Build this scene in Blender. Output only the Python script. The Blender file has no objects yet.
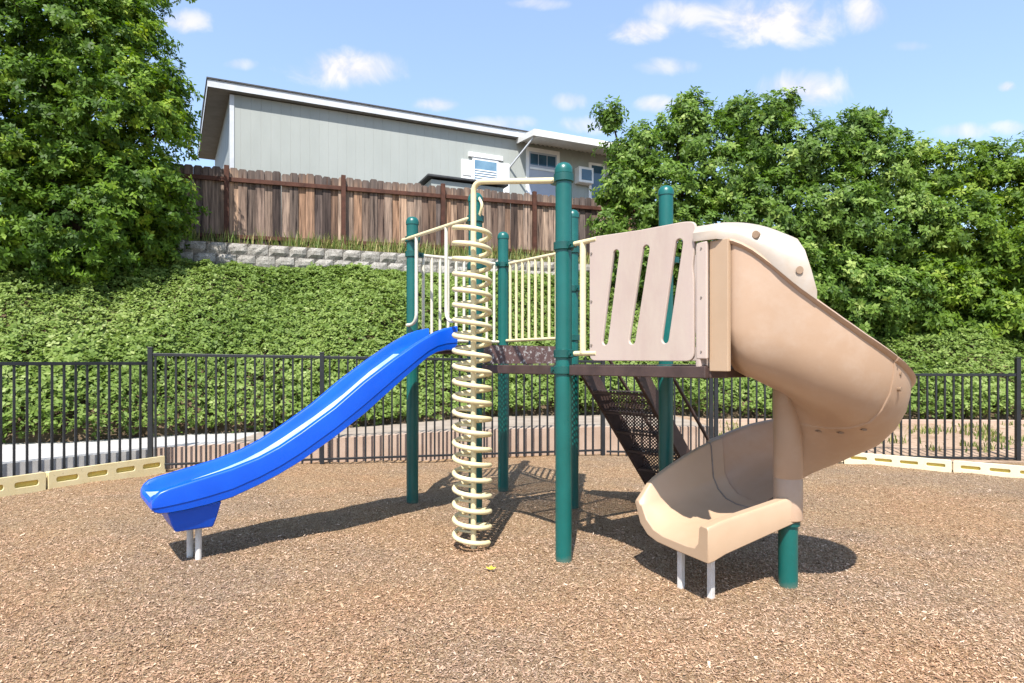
import bpy, math, random
import numpy as np
from mathutils import Vector, Matrix
random.seed(7); rng = np.random.default_rng(11)
R = math.radians
SC = bpy.context.scene; COL = SC.collection
F, CX, YH, H = 630.0, 512.0, 362.0, 1.536          # lens in pixels, horizon row, eye height

def xat(px, Y): return (px-CX)/F*Y
def zat(py, Y): return H+(YH-py)/F*Y
def at(px, py, Y): return Vector((xat(px, Y), Y, zat(py, Y)))
def on_line(px, p, d):
    """parameter along the ground line p + t d that is seen in column px"""
    r = (px-CX)/F
    return (r*p[1]-p[0])/(d[0]-r*d[1])
def lerp_tab(tab, x):
    return float(np.interp(x, [a for a, b in tab], [b for a, b in tab]))

# ---------------------------------------------------------------- objects
ORG = {}
def empty(name, loc, label, cat, group=None):
    o = bpy.data.objects.new(name, None); COL.objects.link(o)
    o.location = loc; o.empty_display_size = .2
    ORG[o.name] = Vector(loc)
    return tag(o, label, cat, group)
def tag(o, label=None, cat=None, group=None, kind=None):
    if label: o['label'] = label
    if cat: o['category'] = cat
    if group: o['group'] = group
    if kind: o['kind'] = kind
    return o
def copy_to(o, parent, loc, rot=None):
    c = o.copy(); COL.objects.link(c); c.parent = parent; c.location = loc
    if rot is not None: c.rotation_euler = rot
    ORG[c.name] = Vector(loc)
    return c

class MB:
    def __init__(s): s.v = []; s.f = []
    def add(s, vs, fs):
        n = len(s.v); s.v += [tuple(p) for p in vs]; s.f += [tuple(i+n for i in f) for f in fs]; return s
    def box(s, c, size, ax=None, ay=None, az=None):
        c = Vector(c); ax = Vector(ax or (1,0,0)); ay = Vector(ay or (0,1,0)); az = Vector(az or (0,0,1))
        hx, hy, hz = ax*size[0]/2, ay*size[1]/2, az*size[2]/2
        vs = [c+a*hx+b*hy+d*hz for d in (-1,1) for b in (-1,1) for a in (-1,1)]
        fs = [(0,2,3,1),(4,5,7,6),(0,1,5,4),(2,6,7,3),(0,4,6,2),(1,3,7,5)]
        if ax.cross(ay).dot(az) < 0: fs = [f[::-1] for f in fs]
        return s.add(vs, fs)
    def beam(s, a, b, w, h, up=(0,0,1)):
        a = Vector(a); b = Vector(b); d = (b-a); L = d.length; d.normalize()
        side = d.cross(Vector(up)).normalized(); u2 = side.cross(d)
        return s.box((a+b)/2, (L, w, h), d, side, u2)
    def tube(s, pts, r, n=10, caps=True):
        pts = [Vector(p) for p in pts]; m = len(pts)
        rs = r if isinstance(r, (list, tuple)) else [r]*m
        T = []
        for i in range(m):
            t = pts[min(i+1, m-1)]-pts[max(i-1, 0)]; T.append(t.normalized())
        ref = Vector((0,0,1)) if abs(T[0].z) < .9 else Vector((1,0,0))
        nrm = (ref - T[0]*ref.dot(T[0])).normalized()
        vs = []
        for i in range(m):
            nrm = (nrm - T[i]*nrm.dot(T[i])).normalized(); bi = T[i].cross(nrm)
            for k in range(n):
                a = 2*math.pi*k/n; vs.append(pts[i]+(nrm*math.cos(a)+bi*math.sin(a))*rs[i])
        fs = [(i*n+k, i*n+(k+1)%n, (i+1)*n+(k+1)%n, (i+1)*n+k) for i in range(m-1) for k in range(n)]
        if caps: fs += [tuple(range(n))[::-1], tuple((m-1)*n+k for k in range(n))]
        return s.add(vs, fs)
    def lathe(s, x, y, prof, n=20):
        vs = []; m = len(prof)
        for r, z in prof:
            for k in range(n):
                a = 2*math.pi*k/n; vs.append((x+r*math.cos(a), y+r*math.sin(a), z))
        fs = [(i*n+k, i*n+(k+1)%n, (i+1)*n+(k+1)%n, (i+1)*n+k) for i in range(m-1) for k in range(n)]
        fs += [tuple(range(n))[::-1], tuple((m-1)*n+k for k in range(n))]
        return s.add(vs, fs)
    def sweep(s, loops, closed=True, caps=True):
        n = len(loops[0]); vs = [p for l in loops for p in l]; m = len(loops)
        kk = n if closed else n-1
        fs = [(i*n+k, i*n+(k+1)%n, (i+1)*n+(k+1)%n, (i+1)*n+k) for i in range(m-1) for k in range(kk)]
        if caps and closed: fs += [tuple(range(n))[::-1], tuple((m-1)*n+k for k in range(n))]
        return s.add(vs, fs)
    def build(s, name, mat, parent=None, smooth=None, bevel=None, label=None, recalc=False, sub=0):
        org = Vector((0,0,0))
        if parent is not None: org = ORG[parent.name]
        me = bpy.data.meshes.new(name)
        me.from_pydata([(p[0]-org.x, p[1]-org.y, p[2]-org.z) for p in s.v], [], s.f)
        if recalc:
            import bmesh
            bm = bmesh.new(); bm.from_mesh(me); bmesh.ops.recalc_face_normals(bm, faces=bm.faces); bm.to_mesh(me); bm.free()
        return finish(name, me, mat, parent, org, smooth, bevel, label, sub)
def finish(name, me, mat, parent, org, smooth=None, bevel=None, label=None, sub=0):
    me.update()
    if mat: me.materials.append(mat)
    o = bpy.data.objects.new(name, me); COL.objects.link(o)
    if parent is not None: o.parent = parent
    ORG[o.name] = Vector(org)
    if smooth:
        for p in me.polygons: p.use_smooth = True
        me.set_sharp_from_angle(angle=R(smooth))
    if bevel:
        b = o.modifiers.new('bevel', 'BEVEL'); b.width = bevel; b.segments = 2; b.limit_method = 'ANGLE'; b.angle_limit = R(35)
    if sub:
        m = o.modifiers.new('sub', 'SUBSURF'); m.levels = sub; m.render_levels = sub
    if label: o['label'] = label
    return o
def arc_pts(pts, rad, n=6):
    """polyline with its inner corners rounded"""
    pts = [Vector(p) for p in pts]; out = [pts[0]]
    for i in range(1, len(pts)-1):
        a = (pts[i-1]-pts[i]).normalized(); b = (pts[i+1]-pts[i]).normalized()
        p0 = pts[i]+a*rad; p1 = pts[i]+b*rad
        for k in range(n+1):
            t = k/n; out.append((p0*(1-t)+pts[i]*t)*(1-t)+(pts[i]*(1-t)+p1*t)*t)
    return out+[pts[-1]]
def plate(name, outline, holes, thick, bev, mat, parent, origin, ex, ez, smooth=30):
    """flat sheet with real holes: outline and holes in (e, z) of the plane origin + e*ex + z*ez"""
    cu = bpy.data.curves.new(name, 'CURVE'); cu.dimensions = '2D'; cu.fill_mode = 'BOTH'
    cu.extrude = thick/2-bev; cu.bevel_depth = bev; cu.bevel_resolution = 1
    for loop in [outline]+holes:
        sp = cu.splines.new('POLY'); sp.points.add(len(loop)-1); sp.use_cyclic_u = True
        for p, q in zip(sp.points, loop): p.co = (q[0], q[1], 0, 1)
    tmp = bpy.data.objects.new(name+'_tmp', cu); COL.objects.link(tmp)
    bpy.context.view_layer.update()
    me = bpy.data.meshes.new_from_object(tmp.evaluated_get(bpy.context.evaluated_depsgraph_get()))
    bpy.data.objects.remove(tmp); bpy.data.curves.remove(cu)
    me.materials.clear()
    ex = Vector(ex); ez = Vector(ez); ey = ez.cross(ex); org = ORG[parent.name]; o0 = Vector(origin)-org
    for v in me.vertices: v.co = o0+ex*v.co.x+ez*v.co.y+ey*(-v.co.z)
    return finish(name, me, mat, parent, org, smooth)
def round_poly(pts, rad, n=5):
    out = []; m = len(pts)
    for i in range(m):
        p = Vector(pts[i]); a = (Vector(pts[i-1])-p); b = (Vector(pts[(i+1)%m])-p)
        r = min(rad, a.length*.45, b.length*.45); a.normalize(); b.normalize()
        p0 = p+a*r; p1 = p+b*r
        for k in range(n+1):
            t = k/n; out.append((p0*(1-t)+p*t)*(1-t)+(p*(1-t)+p1*t)*t)
    return [(q[0], q[1]) for q in out]
def leaf_mesh(name, verts, faces4, tone, mat, parent=None, org=(0,0,0)):
    me = bpy.data.meshes.new(name); n = len(verts); m = len(faces4)
    me.vertices.add(n); me.vertices.foreach_set('co', (verts-np.array(org)).astype(np.float32).ravel())
    me.loops.add(m*4); me.loops.foreach_set('vertex_index', faces4.astype(np.int32).ravel())
    me.polygons.add(m); me.polygons.foreach_set('loop_start', np.arange(0, m*4, 4, dtype=np.int32))
    me.polygons.foreach_set('loop_total', np.full(m, 4, dtype=np.int32))
    at_ = me.attributes.new('tone', 'FLOAT', 'FACE'); at_.data.foreach_set('value', tone.astype(np.float32))
    me.update(calc_edges=True); me.materials.append(mat)
    o = bpy.data.objects.new(name, me); COL.objects.link(o)
    if parent is not None: o.parent = parent
    ORG[o.name] = Vector(org)
    return o

# ---------------------------------------------------------------- materials
def new_mat(name):
    m = bpy.data.materials.new(name); m.use_nodes = True; nt = m.node_tree
    return m, nt, nt.nodes['Principled BSDF']
def node(nt, t, **kw):
    n = nt.nodes.new(t)
    for k, v in kw.items():
        if k.startswith('i_'):
            key = k[2:]; n.inputs[int(key) if key.isdigit() else key.replace('_', ' ')].default_value = v
        else: setattr(n, k, v)
    return n
def ramp(nt, stops, interp='LINEAR'):
    n = nt.nodes.new('ShaderNodeValToRGB'); cr = n.color_ramp; cr.interpolation = interp
    while len(cr.elements) < len(stops): cr.elements.new(.5)
    for e, (p, c) in zip(cr.elements, stops): e.position = p; e.color = (*c, 1)
    return n
def coords(nt, scale=(1,1,1), kind='Object', rot=(0,0,0)):
    tc = nt.nodes.new('ShaderNodeTexCoord'); mp = nt.nodes.new('ShaderNodeMapping')
    mp.inputs['Scale'].default_value = scale; mp.inputs['Rotation'].default_value = rot
    nt.links.new(tc.outputs[kind], mp.inputs[0]); return mp.outputs[0]
def mottled(name, c1, c2, scale=4, rough=.5, bump=.0, bscale=60, spec=.5, detail=5, stretch=(1,1,1), c3=None, wear=0, pos=(.35,.65), soft=.04):
    m, nt, b = new_mat(name); L = nt.links.new
    co = coords(nt, stretch)
    n = node(nt, 'ShaderNodeTexNoise', i_Scale=scale, i_Detail=detail, i_Roughness=.6); L(co, n.inputs['Vector'])
    r = ramp(nt, [(pos[0], c1), (pos[1], c2)]); L(n.outputs['Fac'], r.inputs[0]); out = r.outputs[0]
    if c3:
        n2 = node(nt, 'ShaderNodeTexNoise', i_Scale=scale*5, i_Detail=6, i_Roughness=.7); L(co, n2.inputs['Vector'])
        r2 = ramp(nt, [(1-wear-soft, (0,0,0)), (1-wear+soft, (1,1,1))]); L(n2.outputs['Fac'], r2.inputs[0])
        mx = node(nt, 'ShaderNodeMix', data_type='RGBA'); L(r2.outputs[0], mx.inputs[0]); L(out, mx.inputs[6]); mx.inputs[7].default_value = (*c3, 1)
        out = mx.outputs[2]
    L(out, b.inputs['Base Color']); b.inputs['Roughness'].default_value = rough; b.inputs['Specular IOR Level'].default_value = spec
    if bump:
        nb = node(nt, 'ShaderNodeTexNoise', i_Scale=bscale, i_Detail=4); L(co, nb.inputs['Vector'])
        bp = node(nt, 'ShaderNodeBump', i_Strength=bump, i_Distance=.01); L(nb.outputs['Fac'], bp.inputs['Height']); L(bp.outputs[0], b.inputs['Normal'])
    return m
def leaf_mat(name, stops, rough=.45, trans=.3, spec=.35):
    m, nt, b = new_mat(name); L = nt.links.new
    a = node(nt, 'ShaderNodeAttribute', attribute_name='tone'); r = ramp(nt, stops); L(a.outputs['Fac'], r.inputs[0])
    L(r.outputs[0], b.inputs['Base Color']); b.inputs['Roughness'].default_value = rough; b.inputs['Specular IOR Level'].default_value = spec
    t = node(nt, 'ShaderNodeBsdfTranslucent'); hs = node(nt, 'ShaderNodeHueSaturation', i_Value=1.35, i_Saturation=1.1)
    L(r.outputs[0], hs.inputs['Color']); L(hs.outputs[0], t.inputs['Color'])
    mx = node(nt, 'ShaderNodeMixShader', i_0=trans); L(b.outputs[0], mx.inputs[1]); L(t.outputs[0], mx.inputs[2])
    L(mx.outputs[0], nt.nodes['Material Output'].inputs['Surface'])
    return m
def perforated(name, col, cell=.03, hole=.6, col2=None):
    m, nt, b = new_mat(name); L = nt.links.new
    co = coords(nt, (1/cell,)*3, rot=(0, 0, R(52.8)))
    fr = node(nt, 'ShaderNodeVectorMath', operation='FRACTION'); L(co, fr.inputs[0])
    sb = node(nt, 'ShaderNodeVectorMath', operation='SUBTRACT'); L(fr.outputs[0], sb.inputs[0]); sb.inputs[1].default_value = (.5,.5,.5)
    ab = node(nt, 'ShaderNodeVectorMath', operation='ABSOLUTE'); L(sb.outputs[0], ab.inputs[0])
    sx = node(nt, 'ShaderNodeSeparateXYZ'); L(ab.outputs[0], sx.inputs[0])
    mxm = node(nt, 'ShaderNodeMath', operation='MAXIMUM'); L(sx.outputs[0], mxm.inputs[0]); L(sx.outputs[1], mxm.inputs[1])
    lt = node(nt, 'ShaderNodeMath', operation='LESS_THAN'); L(mxm.outputs[0], lt.inputs[0]); lt.inputs[1].default_value = hole/2
    tr = node(nt, 'ShaderNodeBsdfTransparent'); ms = node(nt, 'ShaderNodeMixShader')
    b.inputs['Base Color'].default_value = (*col, 1); b.inputs['Roughness'].default_value = .6
    L(lt.outputs[0], ms.inputs[0]); L(b.outputs[0], ms.inputs[1]); L(tr.outputs[0], ms.inputs[2]); L(ms.outputs[0], nt.nodes['Material Output'].inputs['Surface'])
    return m
def mesh_screen(name, col, cell=.045, hole=.52):
    """upright expanded metal: diamond holes laid out along the stair width and the height"""
    m, nt, b = new_mat(name); L = nt.links.new
    tc = node(nt, 'ShaderNodeTexCoord')
    a = node(nt, 'ShaderNodeVectorMath', operation='DOT_PRODUCT'); L(tc.outputs['Object'], a.inputs[0]); a.inputs[1].default_value = (.605/cell, -.7962/cell, 1.3/cell)
    c = node(nt, 'ShaderNodeVectorMath', operation='DOT_PRODUCT'); L(tc.outputs['Object'], c.inputs[0]); c.inputs[1].default_value = (.605/cell, -.7962/cell, -1.3/cell)
    o = []
    for q in (a, c):
        f = node(nt, 'ShaderNodeMath', operation='FRACT'); L(q.outputs['Value'], f.inputs[0])
        g_ = node(nt, 'ShaderNodeMath', operation='LESS_THAN'); L(f.outputs[0], g_.inputs[0]); g_.inputs[1].default_value = hole; o.append(g_)
    mu = node(nt, 'ShaderNodeMath', operation='MULTIPLY'); L(o[0].outputs[0], mu.inputs[0]); L(o[1].outputs[0], mu.inputs[1])
    tr = node(nt, 'ShaderNodeBsdfTransparent'); ms = node(nt, 'ShaderNodeMixShader'); b.inputs['Base Color'].default_value = (*col, 1); b.inputs['Roughness'].default_value = .6
    L(mu.outputs[0], ms.inputs[0]); L(b.outputs[0], ms.inputs[1]); L(tr.outputs[0], ms.inputs[2]); L(ms.outputs[0], nt.nodes['Material Output'].inputs['Surface'])
    return m
M = {}
M['green'] = mottled('green post coating', (.0018,.082,.071), (.003,.104,.092), 3, .36, .04, 90, .5, c3=(.02,.13,.115), wear=.30, soft=.1)
M['green_dk'] = mottled('green clamp', (.0016,.055,.048), (.003,.075,.066), 6, .4)
M['cream'] = mottled('cream pipe coating', (.62,.53,.30), (.68,.595,.37), 5, .4, .03, 80, c3=(.50,.44,.30), wear=.33, soft=.08)
M['cream_worn'] = mottled('pale worn pipe coating', (.56,.52,.40), (.64,.60,.49), 8, .45)
M['blue'] = mottled('blue plastic', (.001,.068,.50), (.002,.085,.57), 2.5, .33, .05, 30, .42)
M['blue_bed'] = mottled('scuffed blue plastic with painted sheen', (.26,.40,.60), (.50,.58,.68), 3.5, .25, .02, 40, .8)  # bright sheen of the slide bed put into its base colour, plus scuffing
M['tan'] = mottled('tan plastic', (.375,.250,.165), (.415,.285,.197), .9, .38, .05, 25, .5, c3=(.45,.34,.26), wear=.30, soft=.22)
M['tan_light'] = mottled('pale tan plastic', (.40,.275,.175), (.445,.315,.21), 1.5, .40, .04, 30)
M['hood'] = mottled('sun bleached plastic', (.36,.305,.25), (.42,.37,.325), 2, .5, .05, 30, c3=(.37,.29,.215), wear=.40, soft=.2)
M['pink'] = mottled('faded panel plastic', (.42,.325,.275), (.475,.38,.33), 1.6, .5, .04, 40, c3=(.48,.40,.33), wear=.42, soft=.18, stretch=(1,1,.35))
M['brown'] = mottled('brown deck coating', (.045,.026,.022), (.075,.045,.038), 6, .55, .1, 60)
M['brown_worn'] = mottled('worn brown plate', (.085,.045,.04), (.13,.075,.066), 5, .5, .05, 50, c3=(.42,.40,.38), wear=.42)
M['deck'] = perforated('perforated deck coating', (.06,.036,.031), .03, .56)
M['tread'] = perforated('perforated tread coating', (.05,.03,.026), .04, .55)
M['riser'] = mesh_screen('expanded metal riser', (.05,.03,.026))
M['tanwalk'] = mottled('tan paving', (.25,.205,.165), (.33,.28,.23), 3, .95, .2, 40, .1)
M['steel'] = mottled('galvanised leg', (.50,.48,.45), (.62,.60,.57), 12, .45, .05, 80, .6)
M['plug'] = mottled('recess shade plug', (.20,.13,.08), (.27,.18,.115), 20, .6)  # dark tone paints in the shade of a recess
M['bolt'] = mottled('bolt steel', (.16,.13,.11), (.24,.2,.17), 20, .4)
M['black'] = mottled('black fence paint', (.007,.008,.010), (.013,.015,.018), 8, .45, .03, 80)
M['timber_y'] = mottled('cream plastic timber', (.60,.49,.255), (.66,.56,.33), 4, .5, .06, 40, c3=(.42,.34,.2), wear=.36)
M['timber_w'] = mottled('bleached plastic timber', (.62,.56,.37), (.68,.62,.44), 4, .5, .06, 40, c3=(.52,.45,.31), wear=.36)
M['slot'] = mottled('inside of plastic timber', (.50,.38,.08), (.62,.47,.10), 6, .6)
M['conc'] = mottled('pale concrete', (.38,.365,.345), (.48,.46,.435), 3, .9, .15, 50, .2)
M['tanwall'] = mottled('tan kerb face', (.36,.255,.19), (.43,.32,.25), 3, .9, .15, 40)
M['stone'] = mottled('split stone block', (.225,.21,.185), (.38,.36,.325), 7, .9, .9, 22, .2, c3=(.12,.108,.092), wear=.44, soft=.1)
M['frame_red'] = mottled('red brown stain', (.05,.022,.015), (.095,.04,.026), 5, .7, .2, 40, .2, stretch=(1,1,1))
M['fascia'] = mottled('white trim paint', (.46,.48,.51), (.54,.56,.58), 3, .5)
M['soffit'] = mottled('grey soffit paint', (.20,.20,.19), (.25,.25,.24), 3, .7)
M['shingle'] = mottled('dark shingle', (.035,.035,.037), (.07,.07,.072), 14, .9)
M['shedroof'] = mottled('charcoal roof edge', (.025,.027,.03), (.045,.047,.05), 8, .7)
M['awning'] = mottled('white awning metal', (.62,.61,.57), (.70,.69,.66), 3, .4)
M['door'] = mottled('pale lavender door', (.36,.39,.47), (.41,.44,.52), 2, .5)
M['white'] = mottled('white frame', (.74,.74,.74), (.82,.82,.82), 4, .5)
M['bark'] = mottled('bark', (.05,.035,.025), (.13,.095,.07), 9, .95, .8, 30, .2, stretch=(1,1,.3))
M['glass'] = mottled('window glass', (.012,.05,.09), (.02,.08,.13), 1.5, .06, spec=.9)
M['blind'] = mottled('blue grey blind', (.10,.20,.30), (.16,.28,.38), 2, .4)
M['yellow'] = mottled('yellow petal', (.85,.62,.02), (.9,.7,.05), 30, .6)
M['weed'] = leaf_mat('weed blade', [(0,(.09,.155,.03)),(.5,(.17,.215,.05)),(.8,(.30,.28,.10)),(1,(.42,.35,.15))], .6, .3)
M['ivy'] = leaf_mat('ivy leaf', [(0,(.062,.108,.016)),(.5,(.150,.222,.044)),(.85,(.245,.315,.085)),(1,(.35,.41,.16))], .55, .3, .25)
M['leaf_l'] = leaf_mat('left tree leaf', [(0,(.036,.080,.009)),(.5,(.100,.184,.016)),(.85,(.20,.30,.028)),(1,(.33,.41,.06))], .52, .34, .22)
M['leaf_r'] = leaf_mat('hillside tree leaf', [(0,(.042,.088,.013)),(.5,(.106,.186,.026)),(.85,(.19,.285,.055)),(1,(.31,.39,.105))], .52, .34, .25)
M['leaf_y'] = leaf_mat('yellow green tree leaf', [(0,(.055,.105,.014)),(.5,(.130,.215,.022)),(.85,(.22,.31,.038)),(1,(.32,.39,.07))], .52, .36, .22)
M['chip'] = leaf_mat('wood chip', [(0,(.12,.07,.044)),(.3,(.285,.18,.115)),(.6,(.43,.292,.198)),(.85,(.54,.395,.288)),(1,(.62,.50,.385))], .85, 0, .2)

def patchy(m):
    nt = m.node_tree; L = nt.links.new; b = nt.nodes['Principled BSDF']; src = b.inputs['Base Color'].links[0].from_socket
    pn = node(nt, 'ShaderNodeTexNoise', i_Scale=.55, i_Detail=5, i_Roughness=.6); L(coords(nt), pn.inputs['Vector'])
    pr = ramp(nt, [(.36,(1.08,.98,.90)),(.5,(1.0,.97,.94)),(.62,(.90,.91,.96))]); L(pn.outputs['Fac'], pr.inputs[0])
    mu = node(nt, 'ShaderNodeMix', data_type='RGBA', blend_type='MULTIPLY'); mu.inputs[0].default_value = 1; L(src, mu.inputs[6]); L(pr.outputs[0], mu.inputs[7]); L(mu.outputs[2], b.inputs['Base Color'])
patchy(M['chip'])
def dusty(m, top, col):
    nt = m.node_tree; L = nt.links.new; b = nt.nodes['Principled BSDF']; src = b.inputs['Base Color'].links[0].from_socket
    sp = node(nt, 'ShaderNodeSeparateXYZ'); L(coords(nt), sp.inputs[0]); n_ = node(nt, 'ShaderNodeTexNoise', i_Scale=22, i_Detail=5, i_Roughness=.7); L(coords(nt, (1,1,.5)), n_.inputs['Vector'])
    a_ = node(nt, 'ShaderNodeMath', operation='MULTIPLY_ADD'); L(n_.outputs['Fac'], a_.inputs[0]); a_.inputs[1].default_value = -.6*top*2; L(sp.outputs[2], a_.inputs[2])
    mr = node(nt, 'ShaderNodeMapRange', i_1=-.9*top, i_2=top*.3, i_3=.4, i_4=0); L(a_.outputs[0], mr.inputs[0])
    mx = node(nt, 'ShaderNodeMix', data_type='RGBA'); L(mr.outputs[0], mx.inputs[0]); L(src, mx.inputs[6]); mx.inputs[7].default_value = (*col, 1); L(mx.outputs[2], b.inputs['Base Color'])
dusty(M['green'], .06, (.24,.17,.11))
def board_mat():
    m, nt, b = new_mat('weathered fence board'); L = nt.links.new
    oi = node(nt, 'ShaderNodeObjectInfo'); co = coords(nt, (14, 14, .7))
    ad = node(nt, 'ShaderNodeVectorMath', operation='ADD'); L(co, ad.inputs[0])
    ml = node(nt, 'ShaderNodeMath', operation='MULTIPLY'); L(oi.outputs['Random'], ml.inputs[0]); ml.inputs[1].default_value = 90
    L(ml.outputs[0], ad.inputs[1])
    n = node(nt, 'ShaderNodeTexNoise', i_Scale=1.3, i_Detail=6, i_Roughness=.65); L(ad.outputs[0], n.inputs['Vector'])
    # board tone: a random base per board, streaked along the grain, darker and greyer towards the weathered ends
    base = ramp(nt, [(.04,(.050,.037,.033)),(.14,(.29,.175,.11)),(.26,(.10,.077,.069)),(.38,(.36,.245,.17)),(.5,(.13,.10,.09)),(.62,(.39,.285,.215)),(.74,(.062,.049,.044)),(.86,(.27,.195,.15)),(.96,(.12,.096,.088))]); L(oi.outputs['Random'], base.inputs[0])
    st = ramp(nt, [(.34,(.18,.17,.18)),(.46,(.75,.74,.74)),(.56,(1.1,1.08,1.05)),(.68,(1.7,1.65,1.6))]); L(n.outputs['Fac'], st.inputs[0])
    mx = node(nt, 'ShaderNodeMix', data_type='RGBA', blend_type='MULTIPLY'); mx.inputs[0].default_value = 1
    L(base.outputs[0], mx.inputs[6]); L(st.outputs[0], mx.inputs[7])
    # weathered grey tops
    co2 = coords(nt); sp = node(nt, 'ShaderNodeSeparateXYZ'); L(co2, sp.inputs[0])
    n2 = node(nt, 'ShaderNodeTexNoise', i_Scale=.9, i_Detail=3); L(ad.outputs[0], n2.inputs['Vector'])
    a2 = node(nt, 'ShaderNodeMath', operation='MULTIPLY_ADD'); L(n2.outputs['Fac'], a2.inputs[0]); a2.inputs[1].default_value = 1.0; L(sp.outputs[2], a2.inputs[2])
    r3 = ramp(nt, [(0,(0,0,0)),(1,(1,1,1))]); mr = node(nt, 'ShaderNodeMapRange', i_1=2.15, i_2=2.75); L(a2.outputs[0], mr.inputs[0])
    mx2 = node(nt, 'ShaderNodeMix', data_type='RGBA'); L(mr.outputs[0], mx2.inputs[0]); L(mx.outputs[2], mx2.inputs[6]); mx2.inputs[7].default_value = (.10,.08,.072,1)
    # knots
    vo = node(nt, 'ShaderNodeTexVoronoi', i_Scale=.55); L(ad.outputs[0], vo.inputs['Vector'])
    kr = ramp(nt, [(.05,(1,1,1)),(.11,(0,0,0))]); L(vo.outputs['Distance'], kr.inputs[0])
    mx3 = node(nt, 'ShaderNodeMix', data_type='RGBA'); L(kr.outputs[0], mx3.inputs[0]); L(mx2.outputs[2], mx3.inputs[6]); mx3.inputs[7].default_value = (.07,.035,.02,1)
    L(mx3.outputs[2], b.inputs['Base Color']); b.inputs['Roughness'].default_value = .85; b.inputs['Specular IOR Level'].default_value = .2
    bp = node(nt, 'ShaderNodeBump', i_Strength=.4, i_Distance=.01); L(n.outputs['Fac'], bp.inputs['Height']); L(bp.outputs[0], b.inputs['Normal'])
    return m
M['board'] = board_mat()

def siding_mat(name, c1, c2, dirv):
    m, nt, b = new_mat(name); L = nt.links.new
    tc = node(nt, 'ShaderNodeTexCoord'); dt = node(nt, 'ShaderNodeVectorMath', operation='DOT_PRODUCT'); L(tc.outputs['Object'], dt.inputs[0]); dt.inputs[1].default_value = dirv
    ml = node(nt, 'ShaderNodeMath', operation='MULTIPLY'); L(dt.outputs['Value'], ml.inputs[0]); ml.inputs[1].default_value = 1/.30
    fr = node(nt, 'ShaderNodeMath', operation='FRACT'); L(ml.outputs[0], fr.inputs[0])
    rr = ramp(nt, [(0,(0,0,0)),(.035,(0,0,0)),(.06,(1,1,1)),(1,(1,1,1))]); L(fr.outputs[0], rr.inputs[0])
    n = node(nt, 'ShaderNodeTexNoise', i_Scale=2.0, i_Detail=5); L(coords(nt, (1,1,.35)), n.inputs['Vector'])
    r = ramp(nt, [(.35, c1), (.65, c2)]); L(n.outputs['Fac'], r.inputs[0]); L(r.outputs[0], b.inputs['Base Color'])
    bp = node(nt, 'ShaderNodeBump', i_Strength=.7, i_Distance=.012); L(rr.outputs[0], bp.inputs['Height']); L(bp.outputs[0], b.inputs['Normal'])
    b.inputs['Roughness'].default_value = .7
    return m
HD = (.910, .4147); HN = (.4147, -.910)               # house front: direction along it, outward normal
M['siding'] = siding_mat('grey siding', (.305,.325,.305), (.325,.345,.325), (*HD, 0))
M['siding_end'] = siding_mat('grey end siding', (.25,.275,.27), (.29,.315,.31), (-.48,.877,0))

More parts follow.
